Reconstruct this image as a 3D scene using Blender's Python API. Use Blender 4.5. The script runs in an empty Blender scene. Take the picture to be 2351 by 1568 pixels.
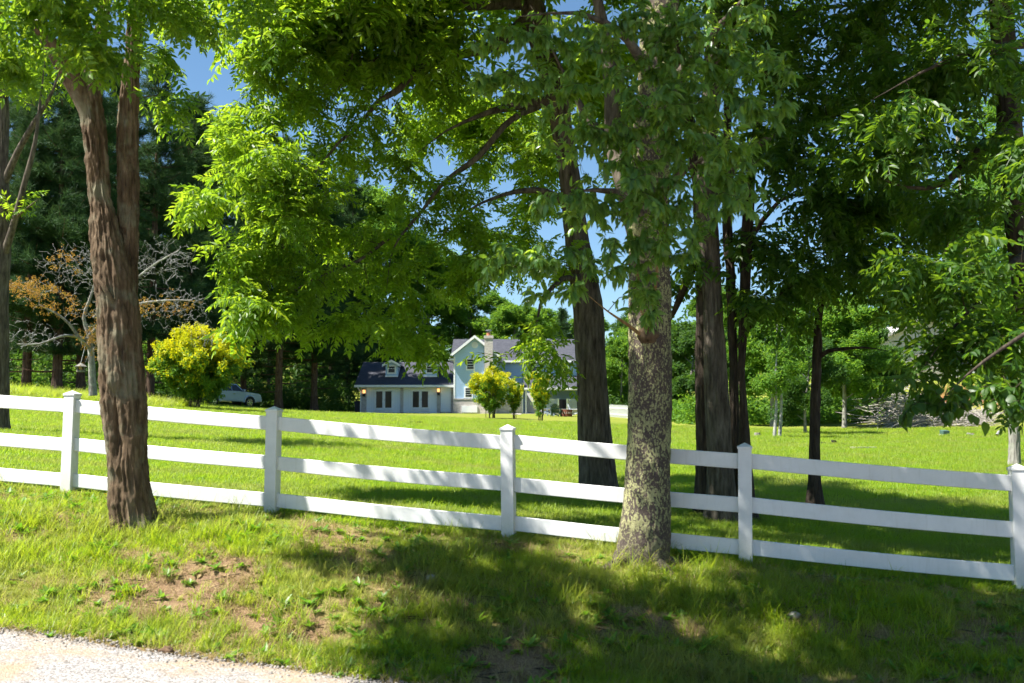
import bpy, math, random
import numpy as np
from mathutils import Vector, Matrix, Quaternion

# ------------------------------------------------------------------ camera, sky, sun, exposure
scene = bpy.context.scene
COL = scene.collection
rng = np.random.default_rng(7)
random.seed(7)

PITCH = math.radians(4.4)
CAMZ = 1.6
FPX = 2350 * 35 / 36.0                 # focal length in pixels of a 2350 px wide picture
cam_d = bpy.data.cameras.new('camera')
cam_d.lens = 35; cam_d.sensor_width = 36
cam_d.clip_start = 0.1; cam_d.clip_end = 3000
cam_d.dof.use_dof = True
cam_d.dof.focus_distance = 18.0
cam_d.dof.aperture_fstop = 2.6
cam = bpy.data.objects.new('camera', cam_d)
COL.objects.link(cam)
cam.location = (0, 0, CAMZ)
cam.rotation_euler = (math.pi / 2 + PITCH, 0, 0)
scene.camera = cam

SUN_EL = math.radians(56)
SUN_AZ = math.radians(18)              # turned from straight left (-X) towards the camera
SUN = Vector((-math.cos(SUN_AZ) * math.cos(SUN_EL), -math.sin(SUN_AZ) * math.cos(SUN_EL), math.sin(SUN_EL)))
world = bpy.data.worlds.new('World'); scene.world = world; world.use_nodes = True
wn = world.node_tree.nodes; wl = world.node_tree.links
sky = wn.new('ShaderNodeTexSky'); sky.sky_type = 'NISHITA'; sky.sun_disc = False
sky.sun_elevation = SUN_EL
sky.sun_rotation = math.atan2(SUN.x, SUN.y)
sky.air_density = 1.0; sky.dust_density = 0.0; sky.ozone_density = 6.0
bg = wn['Background']; bg.inputs['Strength'].default_value = 0.052
hs = wn.new('ShaderNodeHueSaturation'); hs.inputs['Saturation'].default_value = 1.0; hs.inputs['Hue'].default_value = .492; hs.inputs['Value'].default_value = 1.08
wl.new(sky.outputs[0], hs.inputs['Color']); wl.new(hs.outputs[0], bg.inputs[0])
sl = bpy.data.lights.new('sun', 'SUN'); sl.energy = 5.0; sl.angle = math.radians(0.53); sl.color = (1.0, 0.96, 0.89)
so = bpy.data.objects.new('sun', sl); COL.objects.link(so)
so.rotation_euler = SUN.to_track_quat('Z', 'Y').to_euler(); so.location = (-20, -5, 30)
scene.view_settings.view_transform = 'Standard'
scene.view_settings.look = 'None'
scene.view_settings.exposure = 1.6
scene.view_settings.gamma = 1.0
cy = scene.cycles
cy.use_denoising = True
cy.max_bounces = 5; cy.diffuse_bounces = 3; cy.glossy_bounces = 1; cy.transmission_bounces = 3; cy.transparent_max_bounces = 4
cy.use_adaptive_sampling = True; cy.adaptive_threshold = .025
cy.caustics_reflective = False; cy.caustics_refractive = False
cy.sample_clamp_indirect = 6

# ------------------------------------------------------------------ helpers
CP, SP = math.cos(PITCH), math.sin(PITCH)
def P(px, py, Y):
    """World point that stands at depth Y on the sight line of picture position (px, py)."""
    xr = (px - 1175) / FPX; yr = (784 - py) / FPX
    d = np.array([xr, CP - yr * SP, SP + yr * CP])
    return np.array([0, 0, CAMZ]) + d * (Y / d[1])
def MPX(Y): return Y / FPX              # metres per picture pixel at depth Y

def project(pts):
    q = np.asarray(pts) - np.array([0, 0, CAMZ])
    z = q[:, 1] * CP + q[:, 2] * SP
    yy = -q[:, 1] * SP + q[:, 2] * CP
    return 1175 + FPX * q[:, 0] / z, 784 - FPX * yy / z, z

def _hash(ix, iy, iz, k):
    h = (ix.astype(np.int64) * 374761393 + iy.astype(np.int64) * 668265263 + iz.astype(np.int64) * 2147483647 + k * 1274126177) & 0xffffffff
    h = ((h ^ (h >> 13)) * 1274126177) & 0xffffffff
    h = ((h ^ (h >> 16)) * 2246822519) & 0xffffffff
    return ((h ^ (h >> 15)) & 0xffffff) / float(0xffffff) * 2 - 1
def noise3(x, y, z, k=0):
    x, y, z = np.broadcast_arrays(np.asarray(x, float), np.asarray(y, float), np.asarray(z, float))
    ix, iy, iz = np.floor(x), np.floor(y), np.floor(z)
    fx, fy, fz = x - ix, y - iy, z - iz
    s = lambda t: t * t * t * (t * (t * 6 - 15) + 10)
    u, v, w = s(fx), s(fy), s(fz)
    r = 0
    for a in (0, 1):
        for b in (0, 1):
            for c in (0, 1):
                r = r + _hash(ix + a, iy + b, iz + c, k) * (u if a else 1 - u) * (v if b else 1 - v) * (w if c else 1 - w)
    return r
def fbm(x, y, z, k=0, o=3):
    r = 0; a = 1.0; t = 0
    for i in range(o):
        r = r + a * noise3(x * 2 ** i, y * 2 ** i, z * 2 ** i, k + i * 17); t += a; a *= .5
    return r / t
def sstep(t):
    t = np.clip(t, 0, 1); return t * t * (3 - 2 * t)

def set_props(o, label=None, cat=None, group=None, kind=None):
    if label: o['label'] = label
    if cat: o['category'] = cat
    if group: o['group'] = group
    if kind: o['kind'] = kind
    return o
def root(name, loc, label, cat, group=None, rz=0):
    o = bpy.data.objects.new(name, None); COL.objects.link(o)
    o.empty_display_size = .2
    o.location = loc; o.rotation_euler = (0, 0, rz)
    return set_props(o, label, cat, group)
def mesh_obj(name, V, F, mat, parent=None, origin=None, smooth=False, link=True):
    """V: (n,3) points; F: array or list of faces. Points become relative to the parent's place when origin is given."""
    V = np.asarray(V, float).reshape(-1, 3)
    if origin is not None: V = V - np.asarray(origin, float)
    me = bpy.data.meshes.new(name)
    if isinstance(F, np.ndarray):
        nf, k = F.shape
        me.vertices.add(len(V)); me.vertices.foreach_set('co', V.astype(np.float32).ravel())
        me.loops.add(nf * k); me.loops.foreach_set('vertex_index', F.astype(np.int32).ravel())
        me.polygons.add(nf); me.polygons.foreach_set('loop_start', np.arange(0, nf * k, k, dtype=np.int32))
        me.update(calc_edges=True); me.validate()
    else:
        me.from_pydata([tuple(v) for v in V], [], [tuple(f) for f in F]); me.update()
    if smooth: me.polygons.foreach_set('use_smooth', np.ones(len(me.polygons), bool))
    if mat is not None:
        for m in (mat if isinstance(mat, (list, tuple)) else [mat]): me.materials.append(m)
    o = bpy.data.objects.new(name, me)
    if link: COL.objects.link(o)
    if parent is not None: o.parent = parent
    return o
def copy_tree(o, parent=None):
    c = o.copy(); COL.objects.link(c); c.parent = parent
    for ch in o.children: copy_tree(ch, c)
    return c

class MB:
    """collects solid pieces into one mesh"""
    def __init__(s): s.V = []; s.F = []
    def add(s, V, F):
        n = len(s.V); s.V += [tuple(map(float, v)) for v in V]; s.F += [tuple(int(i) + n for i in f) for f in F]; return s
    def box(s, x0, x1, y0, y1, z0, z1):
        return s.add([(x0,y0,z0),(x1,y0,z0),(x1,y1,z0),(x0,y1,z0),(x0,y0,z1),(x1,y0,z1),(x1,y1,z1),(x0,y1,z1)],
                     [(0,3,2,1),(4,5,6,7),(0,1,5,4),(1,2,6,5),(2,3,7,6),(3,0,4,7)])
    def prism(s, poly, y0, y1):
        """poly of (x,z), anticlockwise seen from -y, extruded along y"""
        n = len(poly)
        V = [(x, y0, z) for x, z in poly] + [(x, y1, z) for x, z in poly]
        F = [tuple(range(n)), tuple(range(2*n-1, n-1, -1))] + [(i, i+n, (i+1) % n + n, (i+1) % n) for i in range(n)]
        return s.add(V, F)
    def prism_x(s, poly, x0, x1):
        """poly of (y,z) extruded along x"""
        n = len(poly)
        V = [(x0, y, z) for y, z in poly] + [(x1, y, z) for y, z in poly]
        F = [tuple(range(n-1, -1, -1)), tuple(range(n, 2*n))] + [(i, (i+1) % n, (i+1) % n + n, i+n) for i in range(n)]
        return s.add(V, F)
    def bar(s, a, b, w, h):
        a = np.array(a, float); b = np.array(b, float); d = b - a; d /= np.linalg.norm(d)
        up = np.array([0, 0, 1.0]) if abs(d[2]) < .9 else np.array([0, 1.0, 0])
        sd = np.cross(d, up); sd /= np.linalg.norm(sd); up = np.cross(sd, d)
        V = []
        for p in (a, b):
            for i, j in ((-1,-1),(1,-1),(1,1),(-1,1)): V.append(p + sd*i*w/2 + up*j*h/2)
        return s.add(V, [(0,1,2,3),(7,6,5,4),(0,4,5,1),(1,5,6,2),(2,6,7,3),(3,7,4,0)])
    def lathe(s, c, prof, n=24, axis='z'):
        V = []; F = []
        for r, h in prof:
            for k in range(n):
                a = 2*math.pi*k/n; p = (r*math.cos(a), r*math.sin(a), h)
                if axis == 'y': p = (p[0], p[2], p[1])
                V.append((c[0]+p[0], c[1]+p[1], c[2]+p[2]))
        for i in range(len(prof)-1):
            for k in range(n): F.append((i*n+k, i*n+(k+1) % n, (i+1)*n+(k+1) % n, (i+1)*n+k))
        F.append(tuple(range(n-1, -1, -1))); F.append(tuple(range((len(prof)-1)*n, len(prof)*n)))
        return s.add(V, F)
    def build(s, name, mat, parent=None, origin=None, smooth=False, bevel=0):
        o = mesh_obj(name, s.V, s.F, mat, parent, origin, smooth)
        import bmesh
        bm = bmesh.new(); bm.from_mesh(o.data); bmesh.ops.recalc_face_normals(bm, faces=bm.faces); bm.to_mesh(o.data); bm.free()
        if bevel:
            m = o.modifiers.new('bevel', 'BEVEL'); m.width = bevel; m.segments = 2; m.limit_method = 'ANGLE'
        return o

def frames(Pn):
    T = np.gradient(Pn, axis=0); T /= np.linalg.norm(T, axis=1, keepdims=True) + 1e-9
    n = np.array([1.0, 0, 0]); n = n - T[0]*n.dot(T[0])
    if np.linalg.norm(n) < .1: n = np.array([0, 1.0, 0]); n = n - T[0]*n.dot(T[0])
    n /= np.linalg.norm(n); N = [n]
    for i in range(1, len(Pn)):
        n = N[-1] - T[i]*N[-1].dot(T[i]); n /= np.linalg.norm(n) + 1e-9; N.append(n)
    N = np.array(N); return T, N, np.cross(T, N)
def tube(Pn, R, sides=6):
    Pn = np.asarray(Pn, float); R = np.asarray(R, float)
    T, N, B = frames(Pn); a = np.arange(sides) * 2*np.pi/sides
    V = Pn[:, None] + R[:, None, None]*(np.cos(a)[None, :, None]*N[:, None] + np.sin(a)[None, :, None]*B[:, None])
    m = len(Pn); i = np.arange(m-1)[:, None]; k = np.arange(sides)[None]; k2 = (k+1) % sides
    F = np.stack([i*sides+k, i*sides+k2, (i+1)*sides+k2, (i+1)*sides+k], -1).reshape(-1, 4)
    return V.reshape(-1, 3), F
def tubes(paths, sides=5):
    Vs = []; Fs = []; n = 0
    for Pn, R in paths:
        V, F = tube(Pn, R, sides); Vs.append(V); Fs.append(F+n); n += len(V)
    return np.concatenate(Vs), np.concatenate(Fs)
def resample(Pn, R, step):
    """smooth curve through the given points (Catmull-Rom), evenly sampled"""
    Pn = np.asarray(Pn, float); R = np.asarray(R, float)
    if len(Pn) == 2: Pn = np.array([Pn[0], (Pn[0]+Pn[1])/2, Pn[1]]); R = np.array([R[0], (R[0]+R[1])/2, R[1]])
    Q = np.column_stack([Pn, R]); Q = np.vstack([2*Q[0]-Q[1], Q, 2*Q[-1]-Q[-2]])
    out = []
    for i in range(1, len(Q)-2):
        n = max(2, int(np.linalg.norm(Q[i+1][:3]-Q[i][:3])/step)); t = np.linspace(0, 1, n, endpoint=False)[:, None]
        a, b, c, d = Q[i-1], Q[i], Q[i+1], Q[i+2]
        out.append(.5*((2*b)+(c-a)*t+(2*a-5*b+4*c-d)*t**2+(3*b-a-3*c+d)*t**3))
    out.append(Q[-2][None]); out = np.vstack(out)
    return out[:, :3], np.maximum(out[:, 3], .002)

# ------------------------------------------------------------------ materials
class NT:
    def __init__(s, name):
        s.m = bpy.data.materials.new(name); s.m.use_nodes = True
        s.n = s.m.node_tree.nodes; s.l = s.m.node_tree.links; s.bsdf = s.n['Principled BSDF']; s.out = s.n['Material Output']
        s._tc = None
    def node(s, t, **kw):
        n = s.n.new(t)
        for k, v in kw.items():
            if k.startswith('i_'):
                key = k[2:]; key = int(key) if key.isdigit() else key.replace('_', ' ')
                s.put(n.inputs[key], v)
            else: setattr(n, k, v)
        return n
    def put(s, sock, v):
        if hasattr(v, 'is_output') or isinstance(v, bpy.types.NodeSocket): s.l.new(v, sock)
        else:
            if isinstance(v, tuple) and len(v) == 3 and sock.type == 'RGBA': v = (*v, 1)
            sock.default_value = v
    def coord(s, kind='Object', scale=(1, 1, 1)):
        if s._tc is None: s._tc = s.node('ShaderNodeTexCoord')
        mp = s.node('ShaderNodeMapping'); s.l.new(s._tc.outputs[kind], mp.inputs[0]); mp.inputs['Scale'].default_value = scale
        return mp.outputs[0]
    def noise(s, vec, scale, detail=3, rough=.55, out=0):
        return s.node('ShaderNodeTexNoise', i_Vector=vec, i_Scale=scale, i_Detail=detail, i_Roughness=rough).outputs[out]
    def ramp(s, fac, stops):
        r = s.node('ShaderNodeValToRGB'); s.put(r.inputs[0], fac); e = r.color_ramp.elements
        while len(e) < len(stops): e.new(.5)
        for x, (p, c) in zip(e, stops): x.position = p; x.color = (*c, 1) if len(c) == 3 else c
        return r.outputs[0]
    def mix(s, fac, a, b, mode='MIX'):
        m = s.node('ShaderNodeMix', data_type='RGBA', blend_type=mode); s.put(m.inputs[0], fac); s.put(m.inputs[6], a); s.put(m.inputs[7], b)
        return m.outputs[2]
    def math(s, op, a, b=0.0):
        m = s.node('ShaderNodeMath', operation=op); s.put(m.inputs[0], a); s.put(m.inputs[1], b); return m.outputs[0]
    def bump(s, h, strength=.5, dist=.01):
        b = s.node('ShaderNodeBump', i_Height=h, i_Strength=strength, i_Distance=dist); s.l.new(b.outputs[0], s.bsdf.inputs['Normal']); return b
    def set(s, color=None, rough=None, metal=None, spec=None):
        if color is not None: s.put(s.bsdf.inputs['Base Color'], color)
        if rough is not None: s.put(s.bsdf.inputs['Roughness'], rough)
        if metal is not None: s.put(s.bsdf.inputs['Metallic'], metal)
        if spec is not None: s.put(s.bsdf.inputs['Specular IOR Level'], spec)
        return s
M = {}
def simple(name, col, rough=.6, metal=0, var=.12, scale=3.0, spec=.4, bump=0):
    t = NT(name); c = t.coord()
    nz = t.noise(c, scale, 5)
    dark = tuple(x*(1-var*1.6) for x in col); light = tuple(min(1, x*(1+var)) for x in col)
    t.set(t.ramp(nz, [(.3, dark), (.7, light)]), rough, metal, spec)
    if bump: t.bump(t.noise(c, scale*12, 3), .4, bump)
    M[name] = t.m; return t.m
def leaf_mat(name, c1, c2, tr1, tr2, fac=.45, rough=.42, spec=.35, dry=None):
    """two leaf greens picked at random for each leaf; light also passes through the blade"""
    t = NT(name)
    oi = t.node('ShaderNodeObjectInfo'); at = t.node('ShaderNodeAttribute', attribute_name='rnd')
    rnd = t.math('FRACT', t.math('ADD', oi.outputs['Random'], at.outputs['Fac']))
    g = t.coord('Object'); nz = t.noise(g, 9.0, 2)
    f = t.math('ADD', t.math('MULTIPLY', rnd, .75), t.math('MULTIPLY', nz, .35))
    col = t.mix(f, c1, c2); trc = t.mix(f, tr1, tr2)
    if dry:
        gp_ = t.node('ShaderNodeNewGeometry').outputs['Position']; mp = t.node('ShaderNodeMapping'); t.l.new(gp_, mp.inputs[0]); mp.inputs['Scale'].default_value = (.35, .6, 0)
        pf_ = t.ramp(t.noise(mp.outputs[0], 1.3, 5, .65), [(.44, (0, 0, 0)), (.70, (.8, .8, .8))])
        col = t.mix(pf_, col, dry); trc = t.mix(pf_, trc, tuple(x*1.6 for x in dry))
    t.set(col, rough, 0, spec)
    tl = t.node('ShaderNodeBsdfTranslucent', i_Color=trc)
    mx = t.node('ShaderNodeMixShader', i_0=fac); t.l.new(t.bsdf.outputs[0], mx.inputs[1]); t.l.new(tl.outputs[0], mx.inputs[2])
    t.l.new(mx.outputs[0], t.out.inputs[0]); M[name] = t.m; return t.m
def bark_mat(name, dark, mid, light, sc=6.0, moss=None, zs=.18, bdist=.012):
    t = NT(name); c = t.coord('Object', (1, 1, zs)); c2 = t.coord('Object')
    n1 = t.noise(c, sc*2.2, 6, .65); n2 = t.noise(c2, sc*.5, 4)
    n3 = t.noise(c2, sc*9, 4, .7)
    col = t.ramp(n1, [(.3, dark), (.5, mid), (.72, light)])
    col = t.mix(t.math('MULTIPLY', n3, .45), col, dark)
    if moss:
        col = t.mix(t.ramp(n2, [(.52, (0, 0, 0)), (.68, (1, 1, 1))]), col, moss)
    t.set(col, .9, 0, .15)
    t.bump(t.math('ADD', n1, t.math('MULTIPLY', n3, .35)), .9, bdist)
    M[name] = t.m; return t.m

leaf_mat('walnut_leaf', (.06, .14, .012), (.12, .21, .018), (.24, .44, .015), (.50, .66, .03), .5)
leaf_mat('left_leaf', (.035, .10, .014), (.08, .17, .018), (.22, .44, .02), (.5, .66, .03), .45)
leaf_mat('cherry_leaf', (.055, .14, .034), (.12, .225, .06), (.27, .48, .03), (.54, .70, .05), .42, .34, .5)
leaf_mat('shade_leaf', (.022, .07, .010), (.05, .11, .015), (.14, .30, .015), (.30, .46, .02), .43)  # darker copy of the walnut leaf, shade put into its colour
leaf_mat('far_leaf', (.045, .12, .015), (.10, .20, .025), (.2, .42, .03), (.36, .55, .04), .42, .55, .2)
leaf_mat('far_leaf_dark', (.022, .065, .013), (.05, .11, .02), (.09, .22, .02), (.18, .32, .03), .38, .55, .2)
leaf_mat('pine_needle', (.014, .046, .014), (.045, .10, .032), (.05, .11, .03), (.10, .17, .045), .2, .6, .12)
leaf_mat('yellow_leaf', (.30, .36, .015), (.60, .54, .012), (.55, .62, .01), (.82, .74, .01), .45, .5, .2)
leaf_mat('orange_leaf', (.34, .24, .05), (.36, .18, .05), (.5, .34, .04), (.5, .25, .05), .4, .5, .2)
leaf_mat('grass_blade', (.10, .19, .014), (.22, .29, .03), (.34, .56, .012), (.64, .72, .03), .5, .4, .3, dry=(.28, .25, .09))
leaf_mat('lawn_blade', (.095, .20, .014), (.18, .27, .026), (.32, .56, .014), (.56, .68, .035), .5, .45, .25, dry=(.26, .26, .07))
leaf_mat('dry_blade', (.30, .22, .10), (.42, .32, .16), (.4, .3, .12), (.45, .36, .16), .3, .7, .2)
leaf_mat('weed_leaf', (.08, .19, .02), (.14, .25, .03), (.16, .4, .02), (.3, .5, .03), .4, .4, .35)
leaf_mat('flower_petal', (.75, .28, .01), (.8, .42, .01), (.8, .4, .01), (.8, .5, .01), .4, .5, .2)
bark_mat('bark_brown', (.03, .02, .012), (.125, .085, .05), (.27, .20, .13), 7, (.17, .16, .105))
bark_mat('bark_walnut', (.025, .020, .015), (.115, .094, .072), (.23, .195, .15), 8)
bark_mat('bark_mid', (.025, .020, .015), (.115, .096, .075), (.24, .205, .16), 8)
bark_mat('bark_dark', (.017, .013, .010), (.065, .050, .038), (.13, .105, .08), 8)
bark_mat('bark_grey', (.09, .085, .075), (.22, .21, .185), (.38, .37, .33), 7, (.30, .32, .25))
bark_mat('bark_twig', (.03, .022, .015), (.09, .065, .045), (.15, .115, .085), 14)
bark_mat('bark_silver', (.14, .14, .13), (.30, .30, .28), (.46, .46, .43), 10)
bark_mat('bark_pine', (.03, .02, .014), (.10, .066, .046), (.20, .14, .10), 5)
bark_mat('sprout_bark', (.12, .07, .03), (.24, .15, .06), (.34, .22, .10), 10)

def lichen_bark():
    t = NT('bark_lichen'); c = t.coord(); c2 = t.coord('Object', (1, 1, .55))
    wob = t.noise(c, 18, 3, .6, 1)
    v = t.node('ShaderNodeVectorMath', operation='ADD'); t.put(v.inputs[0], c2)
    sc = t.node('ShaderNodeVectorMath', operation='SCALE'); t.put(sc.inputs[0], wob); sc.inputs['Scale'].default_value = .06
    t.put(v.inputs[1], sc.outputs[0])
    vor = t.node('ShaderNodeTexVoronoi', i_Vector=v.outputs[0], i_Scale=52.0, i_Randomness=1.0)
    n_big = t.noise(c, 5.0, 3); n_fine = t.noise(c, 90, 4, .7); n_mid = t.noise(c, 38, 5, .7)
    fac = t.math('ADD', t.math('MULTIPLY', vor.outputs['Distance'], -.55), t.math('ADD', t.math('MULTIPLY', n_big, .75), t.math('MULTIPLY', n_mid, .55)))
    mask = t.ramp(fac, [(.335, (0, 0, 0)), (.46, (1, 1, 1))])
    bark = t.ramp(n_fine, [(.3, (.04, .03, .025)), (.7, (.12, .095, .08))])
    lich = t.ramp(n_fine, [(.3, (.21, .205, .09)), (.7, (.40, .39, .20))])
    sepz = t.node('ShaderNodeSeparateXYZ'); t.put(sepz.inputs[0], t.coord())
    low = t.ramp(sepz.outputs[2], [(.10, (1, 1, 1)), (.45, (0, 0, 0))])
    mask2 = t.math('MULTIPLY', mask, t.math('SUBTRACT', 1.0, t.math('MULTIPLY', low, .75)))
    t.set(t.mix(mask2, bark, lich), .92, 0, .15)
    t.bump(t.math('ADD', t.math('MULTIPLY', mask, .6), n_fine), .7, .008)
    M['bark_lichen'] = t.m
lichen_bark()

def vinyl():
    t = NT('white_vinyl'); c = t.coord(); n = t.noise(c, 2.5, 6, .7); n2 = t.noise(c, 60, 3, .8); st = t.noise(t.coord('Object', (1, 1, .12)), 30, 3)
    col = t.ramp(n, [(.25, (.60, .60, .58)), (.6, (.71, .71, .70))])
    col = t.mix(t.ramp(n2, [(.68, (0, 0, 0)), (.78, (1, 1, 1))]), col, (.30, .29, .22))
    col = t.mix(t.math('MULTIPLY', t.ramp(st, [(.55, (0, 0, 0)), (.8, (1, 1, 1))]), .3), col, (.42, .42, .33))
    t.set(col, .42, 0, .4); M['white_vinyl'] = t.m
vinyl()
def post_mat():
    t = NT('weathered_post'); c = t.coord(); n = t.noise(c, 3, 6, .7); n2 = t.noise(c, 45, 4, .8)
    sp = t.node('ShaderNodeSeparateXYZ'); t.put(sp.inputs[0], c)
    low = t.ramp(t.math('ADD', sp.outputs[2], t.math('MULTIPLY', n, .35)), [(.18, (1, 1, 1)), (.55, (0, 0, 0))])
    col = t.ramp(n, [(.25, (.58, .58, .56)), (.6, (.70, .70, .69))])
    col = t.mix(t.math('MULTIPLY', low, t.math('MULTIPLY', n2, .8)), col, (.36, .36, .22))
    col = t.mix(t.ramp(n2, [(.70, (0, 0, 0)), (.8, (1, 1, 1))]), col, (.36, .34, .26))
    t.set(col, .42, 0, .4); M['weathered_post'] = t.m
post_mat()

def ground_mat():
    t = NT('ground_soil'); c = t.coord('Object')
    at = t.node('ShaderNodeAttribute', attribute_name='bare')
    nf = t.noise(c, 55, 5, .7); nm = t.noise(c, 6, 5, .6); nb = t.noise(c, .35, 4)
    g = t.ramp(nf, [(.25, (.075, .12, .012)), (.5, (.155, .195, .022)), (.75, (.25, .255, .045))])
    g = t.mix(t.ramp(nb, [(.35, (0, 0, 0)), (.75, (.6, .6, .6))]), g, t.ramp(nf, [(.3, (.19, .20, .03)), (.75, (.31, .285, .07))]))
    g = t.mix(t.math('MULTIPLY', t.ramp(nm, [(.5, (0, 0, 0)), (.8, (1, 1, 1))]), .35), g, (.24, .22, .07))
    soil = t.ramp(nf, [(.25, (.10, .06, .035)), (.5, (.24, .155, .09)), (.75, (.40, .29, .18))])
    duff = t.ramp(nf, [(.25, (.12, .045, .02)), (.6, (.28, .12, .06))])
    sepc = t.node('ShaderNodeSeparateColor'); t.put(sepc.inputs[0], at.outputs['Color'])
    col = t.mix(sepc.outputs[0], g, soil); col = t.mix(sepc.outputs[1], col, duff)
    t.set(col, .95, 0, .1)
    t.bump(nf, .8, .03); M['ground_soil'] = t.m
ground_mat()
def road_mat():
    t = NT('pale_chip_road'); c = t.coord()
    v = t.node('ShaderNodeTexVoronoi', i_Vector=c, i_Scale=70.0)
    nb = t.noise(c, 1.6, 5, .65); nf = t.noise(c, 120, 3, .8)
    col = t.ramp(v.outputs['Color'], [(.1, (.12, .11, .10)), (.5, (.27, .25, .24)), (.9, (.42, .40, .385))])
    col = t.mix(t.ramp(nb, [(.46, (0, 0, 0)), (.66, (.85, .85, .85))]), col, t.ramp(nf, [(.3, (.24, .17, .10)), (.7, (.40, .30, .20))]))
    t.set(col, .9, 0, .2); t.bump(t.math('SUBTRACT', 1.0, v.outputs['Distance']), .7, .008); M['pale_chip_road'] = t.m
road_mat()

def siding(name, col):
    t = NT(name); c = t.coord(); sp = t.node('ShaderNodeSeparateXYZ'); t.put(sp.inputs[0], c)
    z = t.math('FRACT', t.math('MULTIPLY', sp.outputs[2], 1/.13))
    line = t.ramp(z, [(.0, (.45, .45, .45)), (.16, (1, 1, 1)), (1.0, (.93, .93, .93))])
    t.set(t.mix(1.0, t.mix(t.math('MULTIPLY', t.noise(c, 1.2, 4), .3), col, tuple(x*.8 for x in col)), line, 'MULTIPLY'), .55, 0, .3)
    t.bump(z, .6, .02); M[name] = t.m
siding('blue_siding', (.44, .63, .88))
def panel_mat():
    t = NT('white_panel'); c = t.coord(); sp = t.node('ShaderNodeSeparateXYZ'); t.put(sp.inputs[0], c)
    x = t.math('FRACT', t.math('MULTIPLY', sp.outputs[0], 1/.2))
    t.set(t.ramp(x, [(0, (.56, .59, .62)), (.10, (.79, .82, .86)), (1, (.79, .82, .86))]), .5, 0, .3); M['white_panel'] = t.m
panel_mat()
def brick_mat():
    t = NT('painted_brick'); c = t.coord(); sp = t.node('ShaderNodeSeparateXYZ'); t.put(sp.inputs[0], c)
    cx = t.node('ShaderNodeCombineXYZ'); t.put(cx.inputs[0], t.math('ADD', sp.outputs[0], sp.outputs[1])); t.put(cx.inputs[1], sp.outputs[2])
    b = t.node('ShaderNodeTexBrick', i_Vector=cx.outputs[0], i_Color1=(.60, .56, .53, 1), i_Color2=(.40, .35, .33, 1), i_Mortar=(.32, .30, .29, 1), i_Scale=1.0)
    b.inputs['Brick Width'].default_value = .24; b.inputs['Row Height'].default_value = .085; b.inputs['Mortar Size'].default_value = .012
    col = t.mix(t.ramp(t.noise(c, 7, 4), [(.4, (0, 0, 0)), (.7, (.8, .8, .8))]), b.outputs[0], (.55, .50, .46))
    t.set(col, .9, 0, .2); t.bump(b.outputs['Fac'], -.5, .01); M['painted_brick'] = t.m
brick_mat()
def shingle_mat(name, a, b_):
    t = NT(name); c = t.coord(); sp = t.node('ShaderNodeSeparateXYZ'); t.put(sp.inputs[0], c)
    cx = t.node('ShaderNodeCombineXYZ'); t.put(cx.inputs[0], sp.outputs[0]); t.put(cx.inputs[1], sp.outputs[2])
    b = t.node('ShaderNodeTexBrick', i_Vector=cx.outputs[0], i_Color1=(*a, 1), i_Color2=(*b_, 1), i_Mortar=(*tuple(x*.45 for x in a), 1), i_Scale=1.0)
    b.inputs['Brick Width'].default_value = .3; b.inputs['Row Height'].default_value = .09; b.inputs['Mortar Size'].default_value = .008
    t.set(t.mix(t.math('MULTIPLY', t.noise(c, 1.5, 5), .5), b.outputs[0], tuple(x*.7 for x in a)), .9, 0, .2); M[name] = t.m
shingle_mat('slate_shingle', (.055, .058, .072), (.085, .088, .105))
simple('white_trim', (.80, .81, .81), .45, 0, .05)
simple('white_steel', (.78, .79, .80), .4, 0, .05)
simple('terracotta', (.42, .16, .08), .8)
simple('grey_metal', (.28, .29, .30), .4, .6)
simple('black_plastic', (.012, .013, .016), .5)
simple('navy_plastic', (.012, .02, .05), .45)
simple('tyre_rubber', (.012, .012, .013), .85)
simple('rust_steel', (.17, .06, .035), .85, .2, .3, 14)
simple('dark_green_paint', (.012, .05, .032), .5)
simple('slate_blue_paint', (.16, .20, .25), .5)
simple('white_paint', (.74, .76, .78), .5)
simple('weathered_wood', (.20, .19, .16), .9, 0, .3, 14, .2, .004)
simple('cut_wood', (.34, .25, .15), .9, 0, .3, 12, .1)
simple('charred_wood', (.015, .013, .012), .95)
simple('grey_wood', (.36, .33, .29), .9, 0, .3, 10, .1)
simple('green_enamel', (.055, .11, .09), .5)
simple('concrete', (.42, .38, .33), .9, 0, .2, 8)
simple('barn_wall', (.50, .50, .52), .8)
simple('barn_roof', (.46, .44, .42), .7)
simple('stone', (.30, .27, .24), .9, 0, .3, 12)
simple('chrome', (.7, .7, .7), .15, 1, .05)
def car_paint():
    t = NT('silver_blue_paint'); t.set((.30, .38, .46), .3, .45, .5); t.put(t.bsdf.inputs['Coat Weight'], .6); M['silver_blue_paint'] = t.m
car_paint()
def glass_dark(name, c=(.012, .015, .017)):
    t = NT(name); t.set(c, .12, 0, .25); M[name] = t.m
glass_dark('dark_glass'); glass_dark('car_glass', (.03, .04, .05))
def lamp_mat():
    t = NT('lamp_glow'); t.set((.9, .6, .3), .4); t.put(t.bsdf.inputs['Emission Color'], (1.0, .5, .16, 1)); t.put(t.bsdf.inputs['Emission Strength'], .55); M['lamp_glow'] = t.m
lamp_mat()

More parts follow.
